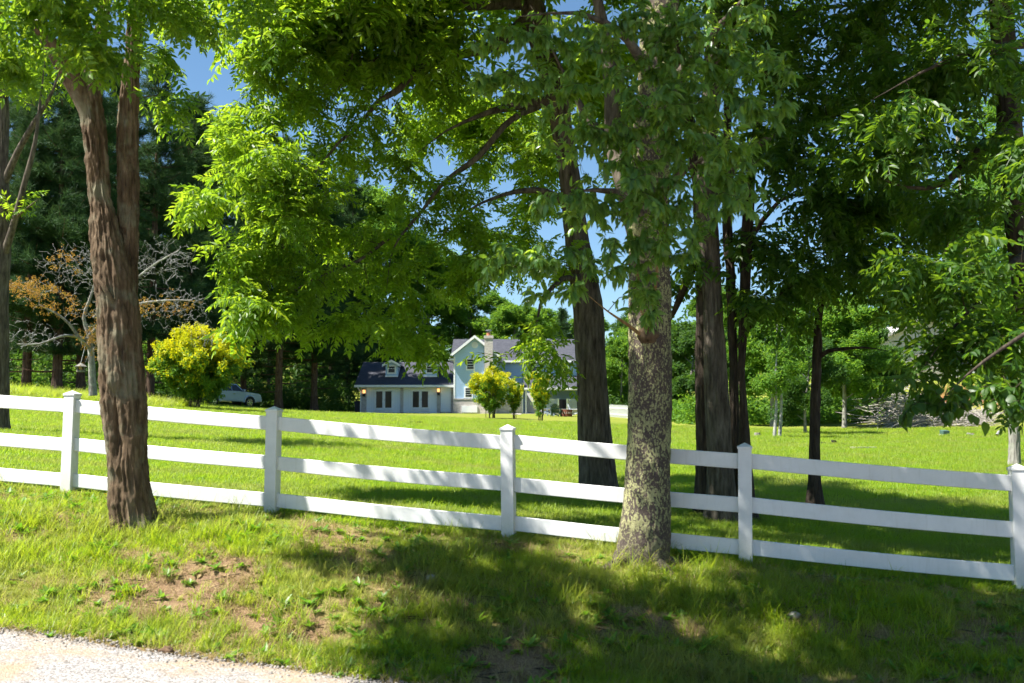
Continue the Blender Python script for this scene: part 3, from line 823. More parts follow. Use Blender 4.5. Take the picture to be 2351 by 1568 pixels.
bl_blobs = [(110, 10, 8.1, 140, 60, .6, 20), (20, 150, 8.3, 60, 30, .4, 8), (210, 115, 8.0, 100, 22, .3, 9), (330, 10, 8.4, 70, 50, .6, 9), (430, 0, 9.2, 100, 40, .6, 12),
            (375, 130, 10.2, 30, 50, .3, 5), (385, 250, 10.4, 30, 50, .3, 4), (540, -20, 10, 70, 25, .5, 5), (150, -140, 8.2, 260, 100, 1.0, 40),
            ('w', -4.5, 5.8, 6.8, 1.2, 1.0, .6, 50), ('w', -3.8, 5.0, 7.2, 1.0, 1.0, .6, 30), ('w', -2.5, 5.2, 7.4, 1.3, 1.2, .6, 54), ('w', -1.2, 5.4, 7.8, 1.3, 1.3, .7, 54), ('w', .3, 5.2, 8.2, 1.3, 1.2, .7, 32), ('w', -1.0, 7.9, 7.0, 1.5, .8, .6, 56), ('w', -1.2, 6.6, 7.5, 1.5, .8, .6, 34), ('w', -3.6, 7.0, 6.6, 1.3, .8, .6, 40)]  # metre blobs: unseen overhead boughs, placed to shade the bank and fence
left_tree = build_tree('forked_tree', 'brown furrowed double trunk tree on the left in front of the white fence', bl, st, bl_blobs, 'frond', FRONDS['left_leaf'], 'bark_brown', 11,
                       per=(7, 10), length=.55, singles=300, smin=.55, smax=.9, upper=.85, trunk_step=.02, trunk_sides=150, bark_kind='furrow', flare=(.22, .085, 4), ring=left_ring)
# broken branch stub on the trunk
Vs, Fs = tubes([resample([P(222, 640, YL-.22), P(236, 655, YL-.24), P(252, 680, YL-.22), P(262, 700, YL-.15)], [.012, .022, .026, .02], .03)], 8)
mesh_obj('branch_stub', Vs, Fs, M['bark_brown'], left_tree, bl, True)

def roots(tr, base, spec, mat, seed):
    rr_ = np.random.default_rng(seed)
    for a, L, r0 in spec:
        pts = []; rad = []
        for t in np.linspace(0, 1, 7):
            x = base[0]+math.cos(a+.25*math.sin(3*t))*L*t; y = base[1]+math.sin(a+.25*math.sin(3*t))*L*t
            pts.append((x, y, tz(x, y)+r0*(.9*(1-t)**2+.15)-r0*.55*t)); rad.append(r0*(1-.75*t))
        Q, RR = resample(pts, rad, .03); V, F = bark_tube(Q, RR, 20, 'smooth', seed, None, .6); mesh_obj('root', V, F, M[mat], tr, base, True)
roots(left_tree, bl, ((-.5, .55, .075), (-1.3, .42, .08), (-2.2, .45, .07), (-2.9, .5, .06)), 'bark_brown', 3)
# lichen covered tree in front of the fence
HM = ground_hit(1472, 1282); YM = HM[1]; print('YM', HM)
bm0 = on_ground(*HM[:2], -.05)
st = [('trunk', px_path([(1474, 1330, YM, 52), (1474, 1290, YM, 52), (1480, 1220, YM, 56), (1486, 1120, YM, 52), (1490, 1000, YM, 50), (1491, 850, YM, 49), (1492, 700, YM, 48), (1490, 560, YM, 46), (1490, 400, YM, 44), (1500, 250, YM, 43), (1512, 100, YM, 42), (1520, -50, YM, 38), (1530, -300, YM, 26), (1525, -600, YM, 12)])),
      ('limb', px_path([(1470, 560, YM+.1, 27), (1435, 420, YM+.2, 24), (1408, 330, YM+.3, 22), (1404, 200, YM+.35, 19), (1380, 40, YM+.4, 16), (1330, -150, YM+.3, 12), (1250, -400, YM, 7)])),
      ('limb', px_path([(1405, 350, YM+.3, 17), (1380, 310, YM+.4, 15), (1350, 275, YM+.5, 12), (1310, 200, YM+.5, 9), (1240, 60, YM+.1, 6)])),
      ('limb', px_path([(1500, 300, YM, 18), (1560, 170, YM-.2, 13), (1650, 60, YM-.4, 10), (1760, -60, YM-.5, 7)])),
      ('limb', px_path([(1505, 200, YM, 16), (1440, 90, YM-.3, 11), (1330, 30, YM-.4, 8), (1180, 40, YM-.5, 5)])),
      ('limb', px_path([(1498, 480, YM-.1, 13), (1560, 400, YM-.3, 9), (1640, 350, YM-.5, 6)])),
      ('limb', px_path([(1480, 500, YM-.1, 12), (1410, 440, YM-.3, 9), (1310, 440, YM-.5, 6)])),
      ('limb', px_path([(1524, -150, YM, 16), (1300, -350, YM-1.2, 10), (1000, -520, YM-2, 6)])),
      ('sprout', px_path([(1486, 770, YM-.20, 6), (1472, 700, YM-.26, 5), (1462, 620, YM-.3, 4), (1455, 540, YM-.32, 3)])),
      ('sprout', px_path([(1492, 768, YM-.20, 6), (1502, 690, YM-.27, 5), (1510, 600, YM-.3, 4), (1540, 520, YM-.35, 3)])),
      ('sprout', px_path([(1478, 775, YM-.18, 5), (1440, 745, YM-.25, 4), (1395, 715, YM-.3, 3), (1340, 670, YM-.3, 2)]))]
mb = [(1230, 85, 7.9, 175, 30, .35, 34), (1220, 185, 7.8, 190, 38, .35, 43), (1440, 120, 7.6, 120, 110, .4, 49), (1640, 110, 7.6, 170, 115, .5, 66), (1650, 310, 7.5, 145, 105, .5, 60),
      (1450, 320, 7.7, 110, 90, .4, 34), (1320, 470, 7.7, 150, 45, .35, 31), (1500, 470, 7.6, 110, 55, .35, 29), (1230, 590, 7.8, 150, 45, .35, 37), (1420, 590, 7.8, 110, 65, .35, 29),
      (1650, 460, 7.6, 120, 60, .4, 29), (1260, 670, 7.9, 80, 30, .3, 11), (1480, 690, 8.0, 60, 60, .2, 13), (1740, 210, 7.5, 90, 90, .4, 23),
      (1270, 300, 9.2, 110, 80, .35, 13), (1400, 180, 9.1, 120, 140, .35, 22), (1600, 240, 9.0, 170, 170, .4, 38), (1360, 470, 9.2, 120, 80, .3, 13), (1550, 500, 9.0, 120, 80, .3, 16), (1290, 60, 9.2, 140, 50, .35, 12), (1640, 40, 9.0, 150, 70, .4, 20), (1700, 380, 8.9, 110, 90, .35, 16),
      (1500, 60, 7.4, 90, 80, .3, 26), (1580, 180, 7.4, 80, 80, .3, 20), (1500, 240, 7.4, 90, 80, .3, 30), (1490, 420, 7.5, 90, 60, .3, 22), (1560, 560, 7.7, 80, 45, .3, 16), (1330, 300, 7.7, 70, 60, .3, 14), (1120, 590, 7.9, 50, 30, .25, 6),
      ('w', 2.4, 6.2, 7.8, 1.6, 1.2, .8, 30), ('w', 1.2, 8.0, 7.4, 1.4, .9, .6, 30), ('w', 1.0, 5.0, 8.2, 1.3, 1.0, .6, 18)]  # overhead boughs out of view, placed for their shade on bank and fence
lichen_tree = build_tree('lichen_tree', 'lichen mottled tree in front of the white fence right of centre', bm0, st, mb, 'hang', CHERRY, 'bark_lichen', 23,
                         per=(12, 17), length=.95, singles=300, smin=.7, smax=1.15, upper=.5, trunk_step=.025, trunk_sides=120, bark_kind='smooth', flare=(.20, .20, 3), limb_bark={'limb': 'bark_walnut', 'sprout': 'sprout_bark'})
roots(lichen_tree, bm0, ((-2.75, .62, .10), (-1.25, .62, .085), (-.4, .5, .08), (-2.0, .4, .07)), 'bark_lichen', 5)
kn = P(1487, 770, YM-.17); V = []; F = []
rr = np.random.default_rng(3)
u, v = np.meshgrid(np.linspace(0, 2*np.pi, 20, endpoint=False), np.linspace(.05, np.pi-.05, 12))
rad = .10*(1+.35*fbm(np.cos(u)*np.sin(v)*3, np.sin(u)*np.sin(v)*3, np.cos(v)*3, 4))
V = np.stack([rad*np.cos(u)*np.sin(v), .8*rad*np.sin(u)*np.sin(v), .9*rad*np.cos(v)], -1).reshape(-1, 3)+kn
i = np.arange(11)[:, None]*20; kk = np.arange(20)[None]
mesh_obj('burl', V, np.stack([i+kk, i+20+kk, i+20+(kk+1) % 20, i+(kk+1) % 20], -1).reshape(-1, 4), M['bark_brown'], lichen_tree, bm0, True)

# walnut behind the fence: its limbs reach far to the left
HW = ground_hit(1372, 1138); print('YW', HW); YW = 15.0
bw = on_ground(*P(1372, 1138, YW)[:2], -.08)
st = [('trunk', px_path([(1374, 1150, YW, 45), (1372, 1090, YW, 41), (1360, 900, YW, 36), (1348, 700, YW, 34), (1325, 560, YW, 28), (1308, 410, YW, 25), (1292, 310, YW, 24), (1272, 200, YW, 25), (1240, 90, YW, 28), (1218, 0, YW, 29), (1200, -120, YW, 24), (1185, -350, YW, 14)])),
      ('limb', px_path([(1215, 40, YW, 17), (1150, 96, YW-.3, 14), (1090, 118, YW-.6, 12), (1025, 130, YW-.8, 11), (958, 120, YW-1.0, 9), (900, 126, YW-1.2, 8), (830, 150, YW-1.5, 6), (740, 200, YW-1.8, 4)])),
      ('limb', px_path([(1000, 133, YW-.85, 9), (960, 158, YW-1.1, 8), (913, 208, YW-1.3, 8), (868, 233, YW-1.4, 7), (826, 287, YW-1.6, 6), (776, 329, YW-1.8, 5), (720, 400, YW-2.0, 4), (660, 470, YW-2.2, 3)])),
      ('limb', px_path([(1272, 230, YW, 15), (1208, 240, YW-.3, 11), (1150, 250, YW-.6, 9), (1100, 266, YW-.8, 7), (1025, 300, YW-1.1, 5), (960, 350, YW-1.4, 3)])),
      ('limb', px_path([(1235, 244, YW-.1, 9), (1195, 262, YW-.5, 8), (1155, 291, YW-.7, 8), (1100, 358, YW-.9, 7), (1050, 395, YW-1.0, 7), (1009, 429, YW-1.1, 6), (967, 487, YW-1.2, 5), (917, 545, YW-1.3, 5), (896, 595, YW-1.3, 4), (888, 660, YW-1.4, 3)])),
      ('limb', px_path([(1310, 470, YW, 12), (1250, 440, YW-.3, 8), (1204, 438, YW-.5, 7), (1150, 449, YW-.7, 5), (1067, 487, YW-1.0, 4), (1000, 560, YW-1.2, 3)])),
      ('limb', px_path([(1225, 10, YW, 15), (1150, 10, YW-.3, 12), (1080, 15, YW-.7, 10), (1010, -10, YW-1, 9), (930, -15, YW-1.2, 8), (870, 12, YW-1.4, 7), (835, 45, YW-1.5, 6), (815, 105, YW-1.6, 5), (790, 180, YW-1.8, 4), (740, 260, YW-2.0, 3)])),
      ('limb', px_path([(1205, -80, YW, 15), (1050, -180, YW-.5, 11), (850, -200, YW-1.2, 9), (680, -140, YW-1.7, 6), (560, -20, YW-2.0, 4), (540, 140, YW-2.2, 3)])),
      ('limb', px_path([(1340, 640, YW, 10), (1290, 640, YW-.6, 7), (1240, 700, YW-1.1, 5), (1230, 780, YW-1.4, 3)])),
      ('limb', px_path([(900, 540, YW-1.3, 5), (820, 600, YW-1.8, 4), (720, 640, YW-2.2, 3), (640, 690, YW-2.4, 2)]))]
wb = [(480, 450, 12.6, 75, 40, .6, 10), (570, 320, 12.9, 90, 85, .9, 28), (640, 430, 12.6, 140, 120, 1.1, 42), (590, 590, 12.5, 90, 70, .8, 20), (585, 710, 12.5, 75, 70, .7, 26),
      (700, 580, 12.9, 120, 130, 1.3, 20), (760, 730, 13.2, 100, 50, .8, 10), (900, 755, 13.4, 110, 45, .8, 14), (950, 650, 13.8, 120, 70, 1.2, 14), (840, 530, 13.8, 140, 100, 1.3, 22),
      (700, 160, 13.5, 160, 120, 1.5, 60), (850, 70, 13.8, 160, 90, 1.5, 52), (1010, 190, 14.2, 130, 80, 1.3, 20), (830, 310, 14.0, 130, 80, 1.3, 24), (1080, 480, 14.6, 120, 70, 1.2, 20),
      (1110, 590, 14.2, 100, 70, .9, 20), (1000, 40, 14.2, 110, 60, 1.2, 22), (620, 10, 13.3, 90, 40, 1.2, 14), (940, 420, 14.4, 80, 50, .8, 6), (1190, 380, 15, 50, 50, .8, 5),
      (1235, 745, 12.9, 45, 40, .5, 4), (1262, 830, 12.8, 38, 40, .4, 4), (1100, 812, 12.8, 20, 14, .25, 1), (1000, 815, 13.2, 35, 20, .3, 3),
      (1060, 250, 17.0, 120, 80, 1.0, 24), (1130, 340, 17.2, 100, 80, 1.0, 26), (1240, 330, 17.4, 70, 120, 1.0, 26), (1240, 440, 17.2, 80, 80, 1.0, 18), (970, 330, 16.5, 80, 70, .8, 14), (1390, 280, 16.8, 60, 130, .9, 18), (1190, 560, 17.0, 90, 80, 1.0, 16), (1330, 140, 15.5, 100, 100, 1.2, 22), (1290, 600, 15, 70, 50, .8, 8),
      (750, -140, 13.8, 300, 110, 2.0, 40), (1150, -130, 14.6, 220, 110, 2.0, 40), ('w', -1.6, 11.8, 8.0, 1.5, 1.0, .7, 30), ('w', .5, 10.8, 7.9, 1.8, 1.2, .8, 60), ('w', -3.0, 10.2, 7.6, 1.2, .9, .5, 22), ('w', 1.0, 13.2, 8.6, 2.6, 1.8, 1.0, 80), ('w', 3.2, 11.6, 8.8, 2.0, 1.4, .9, 60), ('w', 2.4, 10.2, 8.1, 1.6, 1.0, .7, 50), ('w', -.8, 10.0, 8.2, 1.5, .9, .6, 36)]  # metre blobs: unseen high boughs, put in to shade lawn and right canopy
build_tree('walnut_tree', 'tall walnut with long drooping limbs just behind the fence, right of the house', bw, st, wb, 'frond', FRONDS['walnut_leaf'], 'bark_walnut', 31,
           per=(7, 10), length=.8, singles=300, smin=.65, smax=1.1, upper=.6, trunk_step=.035, trunk_sides=110, bark_kind='fine', flare=(.3, .14, 4), leaf_name='leaf')

# trees right of it, behind the fence
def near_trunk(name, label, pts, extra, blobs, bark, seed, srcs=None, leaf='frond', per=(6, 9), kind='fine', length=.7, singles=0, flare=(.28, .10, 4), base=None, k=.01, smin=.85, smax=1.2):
    Y0 = pts[0][2]; b = on_ground(*P(pts[0][0], pts[0][1], Y0)[:2], -.08) if base is None else np.array(base)
    pp = pts
    Pn, R = px_path(pp); Pn[0] = b
    stems = [('trunk', (Pn, R))] + [('limb', px_path(e)) for e in extra]
    return build_tree(name, label, b, stems, blobs, leaf, srcs or FRONDS['shade_leaf'], bark, seed, per=per, length=length, trunk_step=.04, trunk_sides=80, bark_kind=kind, flare=flare, singles=singles, k=k, smin=smin, smax=smax)
near_trunk('walnut_tree', 'thick grey brown trunk behind the fence, with a darker trunk close behind its left side',
           [(1655, 1180, 12.9, 32.7), (1653, 1080, 12.9, 29.2), (1645, 900, 12.9, 26.7), (1638, 750, 12.9, 23.2), (1632, 620, 12.9, 21.5), (1622, 450, 12.9, 24), (1630, 250, 12.9, 22), (1640, 50, 12.9, 18), (1650, -250, 12.9, 12)],
           [[(1624, 500, 12.9, 14), (1690, 380, 12.5, 11), (1800, 300, 12.0, 9), (1950, 260, 11.5, 6)], [(1635, 150, 12.9, 13), (1740, 60, 12.4, 10), (1880, 20, 12, 7), (2050, 10, 11.5, 4)],
            [(1648, -150, 12.9, 11), (1850, -300, 12.2, 8), (2100, -360, 11.5, 5)]],
           [(1880, 150, 12, 200, 150, 1.5, 49), (1830, 380, 12.4, 160, 110, 1.2, 28), (1600, 620, 13.4, 70, 40, .8, 4), (1760, 20, 12.2, 150, 80, 1.2, 18), (1900, -200, 12, 400, 130, 2.5, 70), (2050, 80, 11.6, 150, 110, 1.3, 23)], 'bark_mid', 41)
near_trunk('walnut_tree', 'dark shaded trunk showing along the left side of the thick grey brown trunk',
           [(1620, 1165, 13.6, 24), (1618, 1000, 13.6, 21), (1614, 800, 13.6, 18), (1612, 600, 13.6, 16), (1600, 400, 13.6, 16), (1560, 150, 13.6, 13), (1520, -150, 13.6, 9)],
           [[(1612, 560, 13.6, 12), (1570, 660, 13.9, 10), (1545, 720, 14.1, 8), (1520, 760, 14.2, 5)]],
           [(1580, 300, 14, 120, 150, 1.0, 13), (1560, 650, 14.2, 60, 40, .4, 4), (1500, -100, 14, 250, 150, 1.5, 28)], 'bark_dark', 43)
near_trunk('walnut_tree', 'slim dark trunk, left one of the close pair behind the fourth fence post',
           [(1690, 1170, 13.4, 18.9), (1687, 1000, 13.4, 12.9), (1682, 800, 13.4, 11.2), (1676, 640, 13.4, 12), (1668, 480, 13.4, 11), (1670, 250, 13.4, 10), (1690, -50, 13.4, 7)],
           [[(1684, 800, 13.4, 7), (1760, 700, 13.2, 5), (1830, 650, 13, 3)]],
           [(1800, 680, 13.0, 140, 55, .9, 12), (1740, 560, 13.2, 110, 70, .8, 12), (1700, 0, 13.4, 200, 200, 1.2, 28)], 'bark_dark', 47)
near_trunk('walnut_tree', 'slim dark trunk, right one of the close pair behind the fourth fence post',
           [(1712, 1160, 13.2, 16.3), (1708, 1000, 13.2, 12.0), (1702, 850, 13.2, 10.3), (1708, 700, 13.2, 11.2), (1714, 560, 13.2, 12), (1725, 400, 13.2, 10), (1760, 150, 13.1, 8), (1800, -100, 13, 6)],
           [[(1714, 560, 13.2, 7), (1790, 460, 12.8, 5), (1900, 430, 12.4, 4)]],
           [(1900, 540, 12.6, 190, 90, 1.1, 28), (1960, 430, 12.2, 160, 90, 1.1, 21), (1850, 620, 12.8, 130, 60, .8, 10)], 'bark_dark', 53)
near_trunk('walnut_tree', 'thin crooked dark tree with one bare branch reaching right, behind the fence',
           [(1870, 1148, 14.4, 13), (1869, 1050, 14.4, 11), (1872, 900, 14.4, 11), (1876, 800, 14.4, 11), (1878, 740, 14.4, 10), (1888, 690, 14.4, 9), (1905, 655, 14.4, 9), (1930, 590, 14.3, 8), (1960, 480, 14.2, 7), (1990, 330, 14, 5)],
           [[(1880, 820, 14.4, 6), (1900, 806, 14.3, 5), (1935, 801, 14.1, 5), (1985, 798, 13.8, 4), (2040, 806, 13.4, 2)],
            [(1935, 580, 14.3, 6), (2020, 540, 13.8, 5), (2120, 560, 13.2, 3)]],
           [(2060, 470, 13.6, 200, 110, 1.2, 34), (2000, 600, 13.8, 170, 70, .9, 22), (1790, 730, 14.6, 60, 40, .4, 3), (2120, 650, 13.2, 130, 70, .8, 16)], 'bark_dark', 59)
# leafy tree standing just beyond the right edge, hanging into the picture
b = on_ground(5.9, 10.9, -.08)
pn = [b, b+np.array([-.1, 0, 2]), b+np.array([-.3, .0, 4]), b+np.array([-.4, 0, 6.5]), b+np.array([-.5, 0, 9])]
stems = [('trunk', resample(pn, [.2, .17, .15, .11, .05], .25)),
         ('limb', px_path([(2330, 300, 10.8, 16), (2260, 330, 10.4, 13), (2170, 420, 10.2, 9), (2080, 430, 10.2, 6), (2000, 400, 10.3, 4)])),
         ('limb', px_path([(2400, 560, 10.9, 13), (2330, 600, 10.2, 10), (2260, 680, 9.8, 7), (2180, 760, 9.5, 5), (2110, 860, 9.2, 3)])),
         ('limb', px_path([(2390, 100, 10.8, 12), (2280, 110, 10.2, 9), (2150, 150, 9.8, 6), (2000, 230, 9.4, 3)])),
         ('limb', px_path([(2420, 760, 10.8, 8), (2350, 800, 10.0, 6), (2290, 860, 9.5, 4), (2240, 920, 9.3, 3)]))]
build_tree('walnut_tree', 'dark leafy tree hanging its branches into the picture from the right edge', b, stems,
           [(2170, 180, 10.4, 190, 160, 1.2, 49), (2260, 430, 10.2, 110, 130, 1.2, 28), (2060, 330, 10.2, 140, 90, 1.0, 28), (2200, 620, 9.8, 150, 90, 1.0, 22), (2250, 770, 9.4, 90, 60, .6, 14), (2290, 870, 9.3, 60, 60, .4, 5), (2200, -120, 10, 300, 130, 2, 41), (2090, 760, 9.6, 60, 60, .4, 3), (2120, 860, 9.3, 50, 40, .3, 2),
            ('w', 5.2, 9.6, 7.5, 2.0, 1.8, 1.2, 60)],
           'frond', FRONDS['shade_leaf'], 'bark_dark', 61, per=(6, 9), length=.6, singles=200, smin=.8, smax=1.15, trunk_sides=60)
# low branch with broad leaves, part of a redbud outside the right edge
b = on_ground(5.6, 8.6, -.08)
pn = [b, b+np.array([0, 0, 1.2]), b+np.array([.05, .05, 2.2]), b+np.array([.1, 0, 3.5])]
stems = [('trunk', resample(pn, [.08, .07, .055, .02], .2)), ('limb', px_path([(2520, 690, 8.6, 8), (2400, 740, 8.5, 6), (2300, 800, 8.4, 5), (2220, 860, 8.3, 4), (2160, 920, 8.2, 2.5)])),
         ('limb', px_path([(2500, 760, 8.6, 6), (2400, 830, 8.4, 4), (2330, 890, 8.3, 3)]))]
build_tree('redbud_tree', 'broad heart shaped leaves on a low branch at the right edge above the lawn', b, stems,
           [(2140, 920, 8.25, 70, 45, .25, 10), (2200, 890, 8.3, 80, 40, .25, 10), (2310, 900, 8.3, 55, 70, .3, 14), (2080, 940, 8.2, 30, 22, .15, 3)], 'hang', OVATE, 'bark_dark', 67, per=(7, 10), length=.4, singles=120, smin=.7, smax=1.1, trunk_sides=24, flare=None)
# pale lichen tree on the right lawn
near_trunk('lawn_tree', 'pale grey barked tree forking low on the lawn at the right edge',
           [(2328, 1068, 27, 14), (2328, 1020, 27, 12), (2326, 980, 27, 11), (2310, 940, 27, 7), (2290, 880, 27, 6), (2260, 780, 27, 5), (2225, 620, 27, 5), (2207, 480, 27, 5), (2200, 350, 27, 4), (2190, 150, 27, 2.5)],
           [[(2328, 985, 27, 8), (2340, 930, 27, 6), (2352, 830, 27, 5), (2360, 700, 27, 4), (2370, 500, 27, 3)], [(2210, 470, 27, 4), (2150, 420, 26.7, 3), (2080, 400, 26.5, 2)]],
           [(2320, 840, 27, 90, 90, 1.3, 60), (2330, 560, 27, 110, 160, 1.8, 60), (2250, 350, 27, 140, 160, 1.8, 40), (2260, 700, 27, 90, 70, 1.2, 36), (2330, 150, 27, 120, 150, 1.8, 36)], 'bark_grey', 71, srcs=FAR, leaf='any', per=(2, 4), length=.9, flare=(.2, .08, 4), smin=.5, smax=.9)
# tree cut by the left edge, standing behind the fence
near_trunk('edge_tree', 'grey trunk with crooked branches at the left edge behind the fence',
           [(-2, 930, 21, 22), (-3, 700, 21, 21), (4, 560, 21, 20), (2, 400, 21, 17), (6, 280, 21, 14), (0, 100, 21, 12), (-10, -150, 21, 8)],
           [[(4, 600, 21, 10), (30, 520, 20.8, 8), (62, 400, 20.6, 7), (80, 330, 20.5, 6), (95, 210, 20.4, 5), (105, 120, 20.3, 3)], [(10, 420, 21, 10), (40, 350, 20.8, 8), (80, 280, 20.6, 7), (125, 200, 20.4, 5), (150, 100, 20.2, 3)], [(30, 505, 20.8, 4), (60, 480, 20.6, 3), (90, 455, 20.4, 2)]],
           [(60, 150, 21, 120, 80, 1.2, 26), (0, 0, 21, 200, 100, 1.5, 40), (40, 460, 20.7, 40, 30, .4, 4)], 'bark_walnut', 73, srcs=FRONDS['walnut_leaf'], per=(4, 7))

# ------------------------------------------------------------------ bare tree with orange leaves, shrubs
def stems_tree(name, label, cat, base, stems, tips, r, twig_mat, bark, k=.010, thin=.002, limb='limb', sides=7):
    tr = root(name, base, label, cat); nodes = []; radii = []
    for nm, (Pn, R) in stems:
        V, F = tube(Pn, R, sides); mesh_obj(nm, V, F, M[bark], tr, base, True)
        nodes += list(Pn); radii += list(R)
    paths = grow(nodes, radii, tips, r, k=k, thin=thin)
    V, F = tubes(paths, 3); mesh_obj('twigs', V, F, M[twig_mat], tr, base, True)['kind'] = 'stuff'
    return tr, paths
YB = 44.0
r = np.random.default_rng(5)
hb = ground_hit(216, 903); YB = 39.0; print('bare tree', hb)
bb = on_ground(*P(216, 900, YB)[:2], -.1)
st = [('trunk', px_path([(214, 908, YB, 10), (212, 870, YB, 8.5), (210, 820, YB, 7.5), (205, 770, YB, 6)])),
      ('limb', px_path([(205, 770, YB, 5), (192, 730, YB, 4), (205, 690, YB, 3.2), (225, 640, YB, 2.6), (270, 600, YB-.6, 2)])),
      ('limb', px_path([(208, 800, YB, 5), (185, 780, YB-.4, 4), (160, 745, YB-.8, 3.2), (130, 720, YB-1, 2.5), (90, 700, YB-1.3, 2)])),
      ('limb', px_path([(205, 770, YB, 5), (250, 730, YB-.5, 4), (310, 700, YB-.9, 3), (380, 690, YB-1, 2.4), (440, 690, YB-1, 1.8)])),
      ('limb', px_path([(206, 780, YB, 4), (150, 770, YB-1, 3), (90, 790, YB-1.6, 2.4), (40, 790, YB-2, 1.8)])),
      ('limb', px_path([(215, 730, YB, 4), (290, 660, YB+.3, 3), (350, 610, YB+.5, 2.2), (410, 575, YB+.6, 1.6)]))]
bare = blob_tips([(230, 620, YB, 120, 65, 1.8, 290), (370, 600, YB, 90, 60, 1.6, 360), (410, 710, YB, 80, 55, 1.4, 300), (150, 610, YB, 70, 70, 1.5, 170), (60, 775, YB-1.4, 90, 45, 1.2, 190), (260, 710, YB, 120, 60, 1.5, 220), (470, 770, YB, 40, 40, .8, 80)], r)
leafy = blob_tips([(40, 660, YB-1, 80, 28, 1.2, 60), (120, 690, YB-1, 70, 40, 1.0, 34), (215, 780, YB-.5, 30, 70, .6, 30), (350, 700, YB-.8, 120, 28, .9, 32), (150, 600, YB-.6, 20, 40, .5, 12)], r)
tr, paths = stems_tree('half_bare_tree', 'half dead tree of silvery twigs and orange leaves behind the left trunk', 'tree', bb, st, np.vstack([bare, leafy]), r, 'bark_silver', 'bark_grey', k=.013, thin=.007)
pos, D, U = spray_leaves(paths[len(bare):], r, 'any', (3, 5), 1.3)
pos = pos + r.normal(size=pos.shape)*np.array([.22, .22, .12])
add_leaves(tr, bb, pos, D, U, ORA, .4, .85, r)

def shrub(name, label, base, h, w, n_stem, n_tip, r, hbare=.3, ycut=.45, scl=(.9, 1.5), dens=(6, 9), vase=1.0, lean=0.0):
    stems = []
    for i in range(n_stem):
        a = r.uniform(0, 6.28); q = r.uniform(.2, 1)
        b0 = base + np.array([math.cos(a)*.09*w, math.sin(a)*.09*w, 0]); hh = h*r.uniform(.6, .9)
        e = base + np.array([math.cos(a)*.42*w*q*vase+lean*hh, math.sin(a)*.42*w*q*vase, hh]); m = (b0+e)/2 + np.array([-math.cos(a)*.06*w, -math.sin(a)*.06*w, .05*h])
        stems.append(('stem', resample([b0, m, e], [.022, .016, .007], .2)))
    v = r.normal(size=(n_tip, 3)); v /= np.linalg.norm(v, axis=1, keepdims=True)
    T = base + np.array([lean*h*.6, 0, h*(hbare+(1-hbare)/2)]) + v*(r.uniform(0, 1, (n_tip, 1))**.4)*np.array([w/2, w/2, h*(1-hbare)/2])
    lump = 1+.55*fbm(v[:, 0]*1.4+base[0], v[:, 1]*1.4, v[:, 2]*1.4, 33, 2)[:, None]
    c_ = base + np.array([lean*h*.6, 0, h*(hbare+(1-hbare)/2)]); T = c_+(T-c_)*lump
    tt = np.clip((T[:, 2:3]-base[2])/h, .1, 1.3); T[:, :2] = c_[:2]+(T[:, :2]-c_[:2])*(.45+.75*tt)
    T[:, 2] = np.maximum(T[:, 2], base[2]+.15)
    tr, paths = stems_tree(name, label, 'bush', base, stems, T, r, 'bark_twig', 'bark_walnut', k=.008, thin=.003)
    pos, D, U = spray_leaves(paths, r, 'any', dens, .5)
    # yellow leaves towards the top of the bush, green ones lower down
    top = (pos[:, 2]-base[2])/h + r.normal(size=len(pos))*.22
    y = top > ycut
    add_leaves(tr, base, pos[y], D[y], U[y], YEL, *scl, r, crown='yellow_leaves')
    add_leaves(tr, base, pos[~y], D[~y], U[~y], YGR, *scl, r, crown='green_leaves')
    return tr
r = np.random.default_rng(77)
hb = ground_hit(425, 930); print('bush', hb)
YS = 47.0; b = on_ground(*P(437, 930, YS)[:2]); s = MPX(YS)
shrub('yellow_bush', 'large round yellow bush beside the parked pickup', b, 180*s, 215*s, 16, 470, r, .10, .62, (1.5, 2.4), (7, 10), 1.1, .12)
for px, py, Yd, hpx, wpx, ns, nt, lab, hb_, yc in ((1125, 977, 66, 122, 118, 12, 230, 'wide yellow flowering bush in front of the brick chimney wing', .14, .60),
                                             (1181, 976, 67, 92, 40, 7, 50, 'thin leggy yellow bush, middle one of three on the lawn by the house', .12, .55),
                                             (1240, 988, 62, 120, 58, 8, 95, 'slender yellow bush nearest the fire pit, right one of three', .1, .55)):
    b = on_ground(*P(px, py, Yd)[:2]); s = MPX(Yd); print(lab, b, P(px, py, Yd)[2])
    shrub('yellow_bush', lab, b, hpx*s, wpx*s, ns, nt, r, hb_, yc, (1.2, 1.9), (6, 9))

# ------------------------------------------------------------------ house
HY = 92.0; S = MPX(HY)
def hx(px): return (px-1175)*S
def hz(py): return float(P(1175, py, HY)[2])
HB = np.array([-4.0, HY, 1.9])
house = root('house', HB, 'pale blue sided house with brick base, dark shingle roofs and chimney across the lawn', 'house')
def hp(mb, name, mat, parent=None, **kw): return mb.build(name, M[mat], parent or house, HB, **kw)
base_z = 1.7
